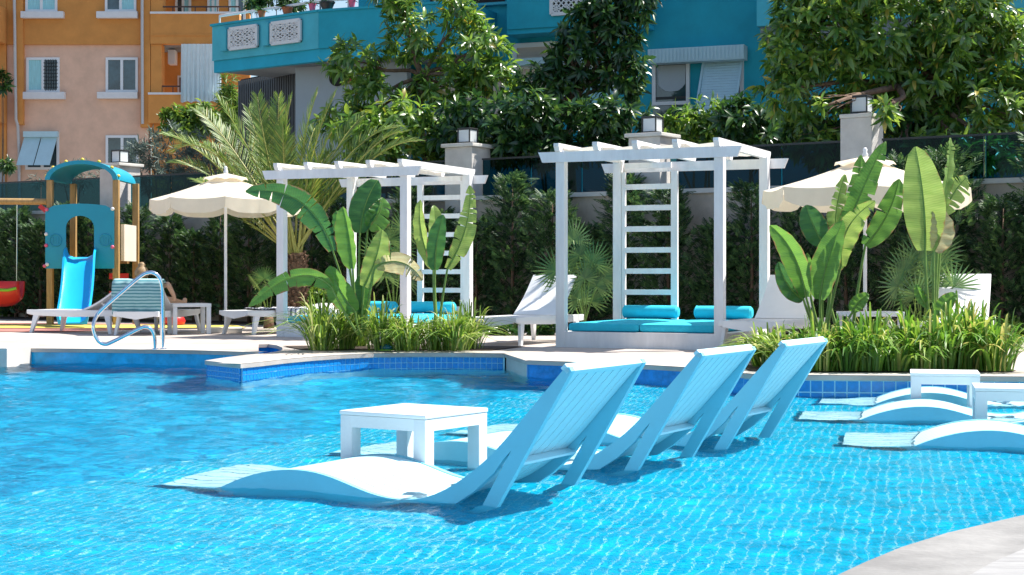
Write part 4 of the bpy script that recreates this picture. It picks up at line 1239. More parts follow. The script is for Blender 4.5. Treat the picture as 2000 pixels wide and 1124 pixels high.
MB().prism([(A_l.x+0.1, A_l.y+0.12), (B_l.x, B_l.y+0.10), (C_l.x, C_l.y+0.10), (C_l.x, -0.01), (B_l.x+0.9, 0.2), (B_l.x+0.8, 3.0), (A_l.x+1.6, A_l.y+3.2)], zb4+0.02, zb4+0.12).build('balcony_slab', M['soffit'], tb)
# side end of the balcony going back
wallseg(Cc, Cc - TNv*1.42, zb4, zt4-0.002, 0.16, 'balcony_parapet', M['teal'], inset=-0.16)
# lattice screens in recesses on the left parapet
ab = (B_l - A_l); Lab = ab.length; tab = ab.normalized(); nab = Vector((tab.y, -tab.x, 0))
rot = Matrix.Translation(A_l) @ Matrix.Rotation(math.atan2(tab.y, tab.x), 4, 'Z')
def spx(px):
    lo, hi = 0.0, Lab
    for _ in range(30):
        mid = (lo+hi)/2; w_ = Ac + (Bc-Ac).normalized()*mid
        if CX + F*w_.x/w_.y < px: lo = mid
        else: hi = mid
    return lo
for pa, pb in ((452, 505), (534, 589)):
    xa, xb = spx(pa), spx(pb); zl, zh = zm+0.20, zt4-0.12
    g = MB(); lattice(g, xa, xb, zl, zh, 0.03, 0.075, 3, 3)
    g.v = [tuple(rot @ Vector(v)) for v in g.v]
    tag(g.build('lattice_screen', M['white_plain'], tb), kind='stuff')
    g = MB().box((xa-0.02, -0.025, zl-0.02), (xb+0.02, -0.006, zh+0.02)); g.v = [tuple(rot @ Vector(v)) for v in g.v]
    g.build('screen_backing', M['interior'], tb)
    g = MB().box((xa-0.24, -0.11, zl-0.03), (xa-0.06, -0.004, zh+0.03)); g.v = [tuple(rot @ Vector(v)) for v in g.v]
    g.build('screen_pier', M['teal_l'], tb)
# balcony hand rail
def rail(a, b, n):
    a = tloc(a); b = tloc(b)
    r_ = MB().tube([(a.x, a.y+0.08, zt4+0.24), (b.x, b.y+0.08, zt4+0.24)], 0.028, 8).build('balcony_rail', M['pvc'], tb)
    for k in range(n+1):
        p_ = a.lerp(b, k/n)
        MB().tube([(p_.x, p_.y+0.08, zt4+0.05), (p_.x, p_.y+0.08, zt4+0.22)], 0.02, 6).build('rail_post', M['pvc'], r_)
rail(Ac + Vector((0.12, 0.0, 0)), Bc, 3); rail(Bc, Cc, 5)
# white ground-floor wall and corrugated screen under the balcony
Wc = Vector(((577-CX)/F*33.6, 33.6, 0))
wallseg(Wc, Wc + TU*2.6, -1.0, zb4+0.019, 0.2, 'ground_floor_wall', M['white_wall'])
Sc = Vector(((467-CX)/F*36.6, 36.6, 0)); Se = Vector(((580-CX)/F*34.6, 34.6, 0))
for k in range(26):
    f0 = k/26; a = tloc(Sc.lerp(Se, f0)); b = tloc(Sc.lerp(Se, (k+0.62)/26))
    MB().bar((a.x, a.y, 2.6), (b.x, b.y, 2.6), 0.05, 5.8).build('screen_slat', M['slate'], tb)
a = tloc(Sc); b = tloc(Se)
MB().bar((a.x, a.y+0.10, 2.6), (b.x, b.y+0.10, 2.6), 0.02, 5.9).build('screen_sheet', M['interior'], tb)
# round dark porthole and red star on the white wall
def onwall(px, py, d=0.03):
    Yw = 33.6 - (px-577)*0.0038*1.0
    q = Wc + TU*((px-577)/F*33.6/TU.x*1.03); return tloc(Vector((q.x, q.y, 1+(HY-py)/F*q.y))) + Vector((0, -d, 0))
c = onwall(661, 152)
Mx = Matrix.Translation(c) @ Matrix.Rotation(R(90), 4, 'X')
MB().lathe([(0.17, -0.02), (0.185, 0.0), (0.185, 0.02), (0.15, 0.03)], 24, Mx).build('round_window', M['interior'], tb)
c = onwall(688, 158)
star = [(0.10*(1 if i % 2 == 0 else 0.66)*math.cos(math.pi*i/8), 0.10*(1 if i % 2 == 0 else 0.66)*math.sin(math.pi*i/8)) for i in range(16)]
MB().prism(star, 0, 0.03, fn=lambda x, y, h_: Vector((c.x+x, c.y-h_, c.z+y))).build('star_ornament', M['flower_red'], tb)
# flower pots along the balcony
potm = [('terracotta', 'orange'), ('pink', 'pink'), ('dark', 'long black'), ('pink', 'second pink')]
for px, mm, lab, wd in ((505, 'terracotta', 'small terracotta pot on the teal balcony, nearest its left corner', 0.16), (555, 'terracotta', 'terracotta flower pot with bushy plant on the teal balcony', 0.22), (604, 'pink', 'pink flower pot on the teal balcony rail at its corner', 0.15), (640, 'dark', 'long dark planter standing on the teal balcony parapet', 0.30), (694, 'pink', 'pink flower pot on the right stretch of the teal balcony', 0.14)):
    if px < 622:
        w_ = Ac + (Bc-Ac).normalized()*spx(px) + Vector((0.05, 0.10, 0))
    else:
        w_ = Bc + TU*((px-622)/F*32.4) + Vector((0.0, 0.10, 0))
    t = thing('flower_pot', lab, 'flower pot', (w_.x, w_.y, zt4+0.051), 0, 'flower pots on the teal balcony')
    MB().lathe([(wd*0.33, 0.0), (wd*0.5, 0.13), (wd*0.55, 0.135), (wd*0.55, 0.16), (wd*0.42, 0.15)], 14).build('pot', M[mm], t, smooth='auto')
    POTS = globals().setdefault('POTS', []); POTS.append((t, wd))
# striped red, white and blue awning seen through the glass
p0 = at(735, 345, 29.0)
t = thing('striped_awning', 'red, white and blue striped awning seen through the wall glass', 'awning', (p0.x, 29.0, 1.75), R(-12))
for k, (cc) in enumerate(((0.10,0.18,0.42),(0.62,0.62,0.62),(0.60,0.08,0.06),(0.12,0.35,0.55),(0.62,0.10,0.05))):
    M['aw%d' % k] = mat('awning_stripe', cc, 0.8)
    MB().box((-0.35, -0.02-0.06*k, 1.15-0.10*k), (1.15, 0.01-0.06*k, 1.245-0.10*k)).build('stripe', M['aw%d' % k], t)
for x in (-0.3, 1.1): MB().tube([(x, 0.05, 0), (x, 0.05, 1.2)], 0.03, 6).build('post', M['dark'], t)
# ------------------------------------------------------------------ foliage machinery
def leaves_mesh(name, P, D, N, L, W, droop, m, parent=None, kink=0.0):
    """many pointed leaves: base point, direction, upper side, length, width"""
    P, D, N = (np.asarray(a, float) for a in (P, D, N)); L = np.asarray(L, float)[:,None]; W = np.asarray(W, float)[:,None]
    D /= np.linalg.norm(D, axis=1, keepdims=True)
    Sx = np.cross(D, N); Sx /= (np.linalg.norm(Sx, axis=1, keepdims=True)+1e-9)
    U = np.cross(Sx, D)
    dr = np.asarray(droop, float).reshape(-1,1) * np.ones_like(L)
    def pt(t, s_): return P + D*L*t - U*(dr*L*t*t) - np.array([0,0,1.0])*dr*L*0.4*t*t + Sx*W*s_ + U*np.abs(s_)*W*0.35
    cols = [pt(0, 0), pt(.33, -.46), pt(.33, .46), pt(.68, -.40), pt(.68, .40), pt(1.0, 0), pt(.33, 0), pt(.68, 0)]
    n = len(P); V = np.stack(cols, 1).reshape(-1, 3)
    base = (np.arange(n)*8)[:,None]
    tri = np.array([[0,6,1],[0,2,6],[3,7,5],[7,4,5]]); quad = np.array([[1,6,7,3],[6,2,4,7]])
    T = (base[:,:,None] + tri[None]).reshape(-1,3); Q = (base[:,:,None] + quad[None]).reshape(-1,4)
    me = bpy.data.meshes.new(name)
    me.vertices.add(len(V)); me.vertices.foreach_set('co', V.ravel())
    loops = np.concatenate([T.ravel(), Q.ravel()]).astype(np.int32)
    me.loops.add(len(loops)); me.loops.foreach_set('vertex_index', loops)
    ls = np.concatenate([np.arange(len(T))*3, len(T)*3 + np.arange(len(Q))*4]).astype(np.int32)
    me.polygons.add(len(ls)); me.polygons.foreach_set('loop_start', ls)
    me.update(); me.validate()
    me.shade_smooth()
    me.materials.append(m)
    o = bpy.data.objects.new(name, me); COL.objects.link(o)
    if parent is not None: o.parent = parent
    return o
def sph(n):
    v = rng.normal(size=(n,3)); return v/np.linalg.norm(v, axis=1, keepdims=True)

M['leaf_gloss'] = leafmat('glossy_tree_leaf', [(0.0,(0.035,0.11,0.022)),(1.0,(0.36,0.30,0.05)),(0.35,(0.085,0.20,0.032)),(0.75,(0.17,0.30,0.045)),(0.965,(0.22,0.34,0.05)),(0.99,(0.38,0.31,0.05))], rough=0.34, trans=0.40, spec=1.0)
M['leaf_dark'] = leafmat('dark_tree_leaf', [(0.0,(0.012,0.050,0.016)),(1.0,(0.09,0.18,0.03)),(0.6,(0.026,0.085,0.022))], rough=0.30, trans=0.30, spec=0.7)
M['leaf_conifer'] = leafmat('conifer_spray', [(0.0,(0.015,0.048,0.022)),(1.0,(0.10,0.19,0.055)),(0.6,(0.038,0.098,0.034))], rough=0.55, trans=0.22)
M['leaf_olive'] = leafmat('grey_olive_leaf', [(0.0,(0.05,0.085,0.075)),(1.0,(0.17,0.22,0.17))], rough=0.5, trans=0.15)
M['leaf_fresh'] = leafmat('fresh_green_leaf', [(0.0,(0.05,0.13,0.02)),(1.0,(0.17,0.27,0.04))], rough=0.45, trans=0.35)
M['leaf_palm'] = leafmat('palm_leaflet', [(0.0,(0.07,0.14,0.035)),(1.0,(0.32,0.30,0.07)),(0.5,(0.14,0.23,0.05)),(0.85,(0.21,0.29,0.06))], rough=0.45, trans=0.30)
M['leaf_fan'] = leafmat('fan_palm_leaf', [(0.0,(0.03,0.10,0.035)),(1.0,(0.12,0.21,0.06))], rough=0.45, trans=0.25)
M['leaf_strap'] = leafmat('strap_leaf', [(0.0,(0.07,0.16,0.02)),(1.0,(0.55,0.55,0.26)),(0.45,(0.14,0.25,0.035)),(0.70,(0.20,0.32,0.05)),(0.88,(0.40,0.46,0.16))], rough=0.42, trans=0.35)
M['leaf_strap_g'] = leafmat('green_strap_leaf', [(0.0,(0.05,0.15,0.02)),(1.0,(0.50,0.44,0.14)),(0.45,(0.10,0.24,0.03)),(0.75,(0.19,0.33,0.05)),(0.92,(0.36,0.40,0.10))], rough=0.40, trans=0.38)
M['bark'] = mat('bark', (0.16, 0.10, 0.065), 0.9, var=0.4, scale=12, bump=0.8, bscale=40)
M['palm_trunk'] = mat('palm_trunk', (0.17, 0.10, 0.06), 0.95, var=0.5, scale=20, bump=1.0, bscale=30)
M['rachis'] = mat('palm_rachis', (0.34, 0.33, 0.08), 0.5, var=0.2)
M['petiole'] = mat('paddle_petiole', (0.16, 0.27, 0.05), 0.45, var=0.25, scale=10)
M['drybrown'] = leafmat('russet_shrub_leaf', [(0.0,(0.14,0.08,0.05)),(1.0,(0.42,0.24,0.15))], rough=0.6, trans=0.3)

def crown_leaves(name, lobes, ncl, per, Ll, Wl, m, parent, org, droop=0.32, hang=0.75, shell=0.5):
    """whorls of leaves at twig ends spread through lobes [(centre, radii)]"""
    vol = np.array([r[0]*r[1]*r[2] for _, r in lobes])**0.75; pr = vol/vol.sum()
    P_, D_, N_, L_, W_ = [], [], [], [], []
    for _ in range(ncl):
        k = rng.choice(len(lobes), p=pr); c, r_ = lobes[k]
        d = sph(1)[0]; rad = (shell + (1-shell)*rng.random())**0.8
        p = np.array(c) + d*np.array(r_)*rad*(0.85+0.3*rng.random())
        ax = d + np.array([0,0,0.35]) + 0.5*sph(1)[0]; ax /= np.linalg.norm(ax)
        s1 = np.cross(ax, [0.3,0.2,0.9]); s1 /= np.linalg.norm(s1); s2 = np.cross(ax, s1)
        nn = per + rng.integers(-2, 3); ph = rng.random()*6.28
        for i in range(nn):
            a = ph + i*2.4; tilt = 0.35 + 0.9*(i/nn)
            dd = ax*math.cos(tilt) + (s1*math.cos(a)+s2*math.sin(a))*math.sin(tilt)
            dd = dd + np.array([0,0,-hang*rng.random()])
            sc_ = 0.65+0.6*rng.random()
            P_.append(p - ax*0.02*i*Ll*2); D_.append(dd); N_.append(ax + 0.3*sph(1)[0]); L_.append(Ll*sc_); W_.append(Wl*sc_*(0.85+0.3*rng.random()))
    P_ = np.array(P_) - np.array(org)
    return leaves_mesh(name, P_, D_, N_, L_, W_, droop*(0.5+rng.random(len(P_))), m, parent)
def limb_pts(a, b, wob=0.1, n=5):
    a = Vector(a); b = Vector(b); pts = []
    for i in range(n+1):
        f = i/n; p = a.lerp(b, f)
        if 0 < i < n: p += Vector((random.uniform(-wob,wob), random.uniform(-wob,wob), random.uniform(-wob,wob)*0.5))
        pts.append(p)
    return catmull(pts, 3)
def tree(name, label, base, fork, lobes, ncl, per, Ll, Wl, m, r0, group='leafy trees behind the wall', cat='tree', **kw):
    t = thing(name, label, cat, base, 0, group); org = Vector(base)
    tr = MB(); pts = limb_pts((0,0,0), Vector(fork)-org, 0.06, 4)
    tr.tube(pts, [r0*(1-0.45*i/(len(pts)-1)) for i in range(len(pts))], 9)
    tk = tr.build('trunk', M['bark'], t, smooth=True)
    for c, r_ in lobes:
        pts = limb_pts(Vector(fork)-org, Vector(c)-org, 0.10, 4); n = len(pts)
        MB().tube(pts, [r0*0.5*(1-0.8*i/(n-1))+0.006 for i in range(n)], 6).build('limb', M['bark'], tk, smooth=True)
        tw = MB()
        for _ in range(7):
            e = Vector(c)-org + Vector(sph(1)[0]*np.array(r_)*0.85)
            s_ = pts[random.randint(n//2, n-1)]
            q = limb_pts(s_, e, 0.05, 3); tw.tube(q, [0.013*(1-0.7*i/(len(q)-1)) for i in range(len(q))], 4, caps=False)
        tag(tw.build('twigs', M['bark'], tk, smooth=True), kind='stuff')
    cr = crown_leaves('crown', lobes, ncl, per, Ll, Wl, m, t, org, **kw)
    return t
def lobe(px, py, Y, rx, rz, ry=None):
    p = at(px, py, Y); k = Y/F
    return (tuple(p), (rx*k, (ry if ry else rx*0.8)*k, rz*k))

G0 = 1.75
# tree A, left of centre
YA = 28.3
b = at(838, 300, YA)
tree('loquat_tree', 'leafy tree with bare lower trunk left of centre, behind the left pergola', (b.x, YA, G0), tuple(at(822, 150, YA)),
     [lobe(700,120,YA,62,50), lobe(800,55,YA,50,72), lobe(770,-25,YA,55,45), lobe(925,105,YA,85,60), lobe(955,150,YA,62,40), lobe(900,20,YA,45,50), lobe(740,190,YA,70,45), lobe(860,170,YA,60,40), lobe(690,235,YA+0.4,75,45)],
     430, 11, 0.215, 0.062, M['leaf_gloss'], 0.085)
# tree B, centre, darker
YB = 27.6
b = at(1110, 300, YB)
tree('loquat_tree', 'dark leafy tree in front of the teal wall between the two pergolas', (b.x, YB, G0), tuple(at(1120, 200, YB)),
     [lobe(1125,118,YB,58,48), lobe(1170,40,YB,60,52), lobe(1245,-5,YB,45,55), lobe(1215,90,YB,42,55), lobe(1215,150,YB,60,50), lobe(1075,180,YB,75,55), lobe(1180,0,YB,55,50), lobe(1120,70,YB,40,35)],
     350, 11, 0.22, 0.066, M['leaf_dark'], 0.08)
# tree C, right, big and glossy
YC = 23.6
b = at(1760, 300, YC)
tree('loquat_tree', 'large glossy tree filling the upper right corner', (b.x+0.9, YC+0.9, G0), tuple(at(1780, 160, YC+0.6)),
     [lobe(1560,90,YC,75,75), lobe(1540,170,YC,55,60), lobe(1640,60,YC,95,75), lobe(1760,55,YC,110,75), lobe(1880,60,YC,110,80), lobe(1980,100,YC,90,90), lobe(1700,140,YC+0.3,95,60), lobe(1830,150,YC+0.2,110,65), lobe(1930,210,YC-0.2,95,75), lobe(1800,220,YC+0.4,90,55), lobe(1600,230,YC+0.3,75,55), lobe(2050,180,YC,80,110), lobe(1640,-30,YC,120,60), lobe(1850,-30,YC,140,60), lobe(1560,20,YC,60,50), lobe(1870,285,YC-0.5,80,32), lobe(1590,285,YC-0.1,60,32), lobe(1950,300,YC-1.0,70,28), lobe(1780,290,YC-0.4,50,30), lobe(1618,205,21.9,26,22,26), lobe(1735,215,21.9,26,26,26)],
     1380, 11, 0.195, 0.062, M['leaf_gloss'], 0.12)
# undergrowth shrubs behind the wall
def shrub(name, label, lobes, ncl, per, Ll, Wl, m, base, cat='shrub', group='shrubs behind the wall', **kw):
    t = thing(name, label, cat, base, 0, group); org = Vector(base)
    st = MB()
    for c, r_ in lobes:
        q = limb_pts((0,0,0), Vector(c)-org, 0.05, 3); st.tube(q, [0.03*(1-0.7*i/(len(q)-1)) for i in range(len(q))], 5)
    tag(st.build('stems', M['bark'], t, smooth=True), kind='stuff')
    crown_leaves('foliage', lobes, ncl, per, Ll, Wl, m, t, org, **kw)
    return t
def shr(label, px, Y, lobes, ncl, m, Ll=0.22, Wl=0.072, per=10, **kw):
    b_ = at(px, 300, Y); return shrub('broadleaf_shrub', label, [lobe(*l_) for l_ in lobes], ncl, per, Ll, Wl, m, (b_.x, Y, G0), **kw)
shr('broad-leaved shrub behind the left pergola, at the foot of the trunked tree', 760, 27.2, [(700,262,27.2,60,40),(780,235,27.2,75,50),(850,262,27.2,55,42),(760,300,27.2,90,40)], 150, M['leaf_gloss'])
shr('dark shrub behind the pillar lantern near the left pergola', 930, 27.0, [(900,215,27.0,60,42),(960,232,27.0,70,52),(930,285,27.0,80,40),(880,280,27,50,40)], 170, M['leaf_dark'])
shr('dark broad-leaved shrub between the two pergolas above the glass', 1080, 26.4, [(1040,225,26.4,70,45),(1110,235,26.4,75,45),(1050,285,26.4,70,38),(1120,290,26.4,60,32),(990,275,26.4,55,42)], 190, M['leaf_dark'])
shr('dark shrub left of the right pergola lantern', 1200, 26.2, [(1180,230,26.2,60,45),(1235,240,26.2,45,45),(1180,280,26.2,70,35)], 120, M['leaf_dark'])
shr('pale green shrub under the tilted shutter, behind the right pergola', 1370, 25.6, [(1345,240,25.6,42,42),(1382,215,25.6,32,35),(1310,255,25.6,40,35),(1400,262,25.6,50,38)], 120, M['leaf_gloss'], 0.2, 0.06)
shr('dark shrub right of the right pergola beneath the big tree', 1480, 25.0, [(1450,235,25.0,50,50),(1500,260,25.0,60,50),(1460,290,25.0,60,30)], 140, M['leaf_dark'], 0.2, 0.07)
shr('dark shrub around the leafy pillar at right', 1760, 23.7, [(1600,275,23.9,70,40),(1760,260,23.7,60,50),(1850,285,23.7,70,40),(1940,290,23.7,80,35)], 170, M['leaf_dark'], 0.22, 0.08)
# grey-green olive-like shrubs left, fresh small tree, conifer by the balcony
def shr2(label, px, Y, lobes, ncl, m, Ll, Wl, per=12, **kw):
    b_ = at(px, 330, Y); return shrub('fine_leaved_shrub', label, [lobe(*l_) for l_ in lobes], ncl, per, Ll, Wl, m, (b_.x, Y, G0), **kw)
shr2('grey-green fine-leaved shrub behind the play tower pillar', 320, 33.0, [(270,320,33,50,50),(330,300,33,60,55),(290,290,33,30,40),(380,330,33,60,45),(330,350,33,90,40),(420,300,33,50,60)], 330, M['leaf_olive'], 0.18, 0.022, hang=0.1, droop=0.1)
shr2('grey-green shrub left of the play tower above the wall', 150, 34.0, [(120,345,34,30,18),(160,340,34,40,28),(80,352,34,24,12)], 60, M['leaf_olive'], 0.16, 0.02, hang=0.1)
shr2('fresh green small-leaved tree top beneath the orange balcony', 370, 45.0, [(350,225,45,36,16),(390,222,45,36,20),(430,238,45,30,20),(370,250,45,55,20)], 170, M['leaf_fresh'], 0.22, 0.10)
shr2('bright green conifer beside the teal balcony curtain', 448, 44.0, [(448,160,44,16,26),(450,200,44,26,30),(455,245,44,26,40)], 150, M['leaf_fresh'], 0.25, 0.03, hang=0.5)
shr2('potted plant at far left on the orange balcony', 4, 56.5, [(4,150,56.5,12,12),(6,165,56.5,12,10)], 18, M['leaf_dark'], 0.3, 0.08, group='balcony plants')
shr2('small potted shrub at far left above the white wall', 14, 52, [(14,322,52,12,10)], 22, M['leaf_dark'], 0.25, 0.05, group='balcony plants')
shr2('large green plants on the upper balcony beyond the railing', 530, 37.5, [(500,5,37.5,24,16),(540,0,37.5,40,16),(575,8,37.5,25,12)], 80, M['leaf_dark'], 0.16, 0.05, group='balcony plants')
for t_, wd in POTS:
    org = (0, 0, 0.16)
    n = 26; d = sph(n); d[:,2] = np.abs(d[:,2])+0.3
    leaves_mesh('plant', np.tile(np.array([[0,0,0.14]]), (n,1)), d, sph(n), 0.14+0.12*rng.random(n), np.full(n, 0.04), 0.4, M['leaf_dark'], t_)

# ------------------------------------------------------------------ conifer hedge
def conifer_mesh(h, w, n):
    P_, D_, N_, L_, W_ = [], [], [], [], []
    for _ in range(n):
        z = h*(0.04 + 0.94*rng.random()**0.9); a = rng.random()*6.283
        rmax = w*(1 - 0.55*(z/h)**2.2)*(0.75+0.3*math.sin(3*a+z*4))
        rr = rmax*(0.35+0.65*rng.random())
        p = np.array([rr*math.cos(a), rr*math.sin(a), z])
        ax = np.array([math.cos(a)*0.9, math.sin(a)*0.9, 0.35+0.7*rng.random()]) + 0.35*sph(1)[0]; ax /= np.linalg.norm(ax)
        s_ = np.cross(ax, [0,0,1]); s_ /= np.linalg.norm(s_)+1e-9
        tw = rng.normal()*0.5; s_ = s_*math.cos(tw) + np.cross(ax, s_)*math.sin(tw)
        nn = np.cross(s_, ax); Lb = 0.11+0.10*rng.random()
        for i in range(9):
            f = i/8; sgn = 1 if i % 2 else -1
            P_.append(p + ax*Lb*f*0.8); D_.append(ax + s_*sgn*(0.75-0.35*f) if i < 8 else ax); N_.append(nn + 0.3*sph(1)[0]); L_.append(Lb*(0.60-0.28*f)); W_.append(0.020)
    return P_, D_, N_, L_, W_
hedge_protos = []
def make_conifer(h, w, n):
    t = thing('hedge_conifer', 'x', 'conifer', (0,0,DZ), 0, 'conifers of the hedge along the wall')
    MB().tube([(0,0,0),(0.01,0.01,h*0.5),(0,0,h*0.93)], [0.035,0.022,0.006], 6).build('trunk', M['bark'], t, smooth=True)
    P_, D_, N_, L_, W_ = conifer_mesh(h, w, n)
    leaves_mesh('foliage', P_, D_, N_, L_, W_, 0.1, M['leaf_conifer'], t)
    return t
protos = [make_conifer(2.05, 0.54, 760), make_conifer(1.80, 0.58, 760), make_conifer(2.3, 0.48, 700)]
used = [False]*3
sA, sB = wall_s(-60), wall_s(2080)
nC = min(33, int((sB-sA)/0.68))
ordn = ['first','second','third','fourth','fifth','sixth','seventh','eighth','ninth','tenth','eleventh','twelfth','thirteenth','fourteenth','fifteenth','sixteenth','seventeenth','eighteenth','nineteenth','twentieth','twenty-first','twenty-second','twenty-third','twenty-fourth','twenty-fifth','twenty-sixth','twenty-seventh','twenty-eighth','twenty-ninth','thirtieth','thirty-first','thirty-second','thirty-third','thirty-fourth']
for i in range(nC+1):
    s_ = sA + (sB-sA)*i/nC + random.uniform(-.08,.08); p = wl(s_, 0.50 + random.uniform(-.06,.06))
    k = i % 3
    o = protos[k] if not used[k] else copy_tree(protos[k]); used[k] = True
    o.location = (p.x, p.y, DZ); o.rotation_euler = (0, 0, random.uniform(0, 6.28))
    sc_ = random.uniform(0.88, 1.08)*(1.14 if CX + F*p.x/p.y > 1820 else 1.0); o.scale = (sc_*1.05, sc_*1.05, sc_)
    o['label'] = 'dark conifer in the hedge, %s from the left along the wall' % ordn[i]
# low shrubs and russet bush at the hedge foot
def low_bush(label, px, py, rx, rz, m, ncl, Ll=0.10, Wl=0.05, off=0.0, cat='shrub'):
    p = on(px, py); Y = p.y+off; k = Y/F
    return shrub('low_bush', label, [((p.x, Y, DZ+rz*k), (rx*k, rx*k*0.8, rz*k))], ncl, 9, Ll, Wl, m, (p.x, Y, DZ), cat=cat, group='low bushes at the foot of the hedge', hang=0.1, droop=0.1)
low_bush('russet-leaved bush beside the red swing seat', 62, 622, 26, 30, M['drybrown'], 60, 0.14, 0.04)
low_bush('low green bush below the red swing seat', 22, 620, 22, 14, M['leaf_fresh'], 30)
low_bush('low dark green bush behind the lounger between the pergolas', 990, 655, 45, 14, M['leaf_dark'], 60)
low_bush('low dark green bush left of the right day bed', 1060, 655, 40, 15, M['leaf_dark'], 60)
low_bush('bright green bush beside the date palm trunk', 615, 640, 30, 38, M['leaf_fresh'], 60, 0.12, 0.05)
low_bush('low yellow-green bush at the far right edge', 1975, 668, 28, 22, M['leaf_fresh'], 60, 0.09, 0.04)

# ------------------------------------------------------------------ date palm
YP = 24.6; pb = at(578, 640, YP)
dp = thing('date_palm', 'feathery date palm behind the left pergola', 'palm', (pb.x, YP, DZ), 0)
crownz = 1 + (HY-505)/F*YP - DZ
tr = MB()
for i in range(16):
    z = crownz*i/15; tr.lathe([(0.10+0.03*random.random(), z-0.04), (0.14+0.03*random.random(), z+0.05), (0.10, z+0.09)], 11, c=(0.02*math.sin(i), 0.02*math.cos(i*1.7), 0))
tk_ = tr.build('trunk', M['palm_trunk'], dp)
bt = MB()
for i in range(150):
    a = i*2.4; z = crownz*(i/150); r_ = 0.11
    d = Vector((math.cos(a), math.sin(a), 0)); p0 = d*r_ + Vector((0, 0, z))
    bt.bar(p0, p0 + d*random.uniform(.05,.10) + Vector((0,0,random.uniform(.08,.15))), random.uniform(.03,.06), 0.02, up=d)
tag(bt.build('leaf_bases', M['palm_trunk'], tk_), kind='stuff')
k_ = YP/F
fr_list = [  # tip pixel, mid pixel
 (325,265,430,330),(365,205,455,300),(330,315,430,360),(430,195,500,320),(470,205,520,340),(545,190,550,330),(575,200,560,330),(625,185,590,320),(660,190,610,320),(700,215,630,330),(790,262,700,320),(770,240,670,310),(745,300,680,350),(355,300,445,320),(400,235,470,330),(520,215,535,350),(600,240,585,350),(650,260,615,350),(395,380,460,420),(360,345,440,390),(680,330,640,370),(720,370,660,380),(480,260,520,360),(560,250,560,360),(640,300,610,370),(440,310,490,380),(500,188,525,320),(815,275,705,330),(380,275,455,345)]
for i, (tx, ty, mx_, my_) in enumerate(fr_list):
    dy = random.uniform(-1.0, 1.0)
    tip = Vector(((tx-CX)*k_ - pb.x, dy, 1+(HY-ty)*k_ - DZ)); mid = Vector(((mx_-CX)*k_ - pb.x, dy*0.45, 1+(HY-my_)*k_ - DZ))
    st = Vector((random.uniform(-.08,.08), random.uniform(-.08,.08), crownz))
    ctrl = mid*2 - (st+tip)*0.5
    pts = bez(st, ctrl, tip, 14)
    frd = MB().tube(pts, [0.020*(1-0.85*j/14)+0.002 for j in range(15)], 5).build('frond', M['rachis'], dp, smooth=True)
    P_, D_, N_, L_, W_ = [], [], [], [], []
    nl = 50
    for j in range(nl):
        f = 0.24 + 0.76*j/(nl-1); ff = f*14; a = min(13, int(ff)); p = pts[a].lerp(pts[a+1], ff-a)
        tg = (pts[a+1]-pts[a]).normalized(); sd2 = tg.cross(Vector((0,-0.25,1))).normalized(); upv = sd2.cross(tg)
        for sg in (-1, 1):
            fw_ = 0.55+0.75*f
            d = tg*fw_ + sd2*sg*0.8 + upv*(0.30+0.15*random.random()) + Vector(sph(1)[0])*0.10
            P_.append(p); D_.append(d); N_.append(upv + 0.3*Vector(sph(1)[0])); L_.append((0.33*math.sin(math.pi*(0.15+0.80*f))**0.7+0.06)*random.uniform(.85,1.1)); W_.append(0.022)
    leaves_mesh('leaflets', P_, D_, N_, L_, W_, 0.10, M['leaf_palm'], frd)
    tag(bpy.data.objects[-1] if False else frd.children[0], kind='stuff')

# fan palms
def fan_palm(label, px, py, Y, fans, size, spread=1.0):
    b_ = at(px, py, Y); t = thing('fan_palm', label, 'palm', (b_.x, Y, DZ), 0, 'small fan palms')
    MB().tube([(0,0,0),(0,0,0.18)], [0.09, 0.07], 8).build('stem', M['palm_trunk'], t, smooth=True)
    for (fx, fy) in fans:
        dy = random.uniform(-0.35, 0.15)
        c = Vector(((fx-px)*Y/F, dy, 1+(HY-fy)*Y/F-DZ)); s0_ = Vector((0,0,0.15))
        pts = bez(s0_, (s0_+c)*0.5 + Vector((0,0,0.12)), c, 6)
        lf = MB().tube(pts, 0.007, 5).build('leaf', M['petiole'], t, smooth=True)
        ax = (c - pts[3]).normalized(); nrm = (Vector((0.0,-0.8,0.6)) + 0.5*Vector(sph(1)[0])); nrm = (nrm - ax*nrm.dot(ax)).normalized(); sd3 = ax.cross(nrm)
        P_, D_, N_, L_, W_ = [], [], [], [], []
        for j in range(22):
            a = (j/21-0.5)*2*R(125)
            P_.append(c); D_.append(ax*math.cos(a)+sd3*math.sin(a)+nrm*0.12); N_.append(nrm); L_.append(size*(0.75+0.25*math.cos(a*0.6))*random.uniform(.9,1.08)); W_.append(size*0.07)
        leaves_mesh('blade', P_, D_, N_, L_, W_, 0.12, M['leaf_fan'], lf)
        tag(lf.children[0], kind='stuff')
fan_palm('bushy fan palm at the left of the right pergola', 1140, 645, 20.6, [(1130,500),(1155,515),(1110,525),(1140,545),(1165,560),(1100,560),(1130,585),(1155,590),(1175,540),(1085,530),(1120,470)], 0.36)
fan_palm('fan palm behind the tall paddle-leaf plant at right', 1800, 660, 18.6, [(1790,510),(1830,520),(1760,530),(1810,550),(1850,560),(1740,560),(1780,575),(1840,500),(1760,590),(1820,590),(1870,580)], 0.36)
fan_palm('small fan palm in the shade inside the left pergola', 770, 645, 24.8, [(760,470),(785,490),(745,500),(770,520),(790,450),(755,540),(790,545)], 0.40)
fan_palm('small fan palm low behind the date palm trunk', 525, 645, 25.3, [(520,545),(505,560),(540,560),(515,580)], 0.28)

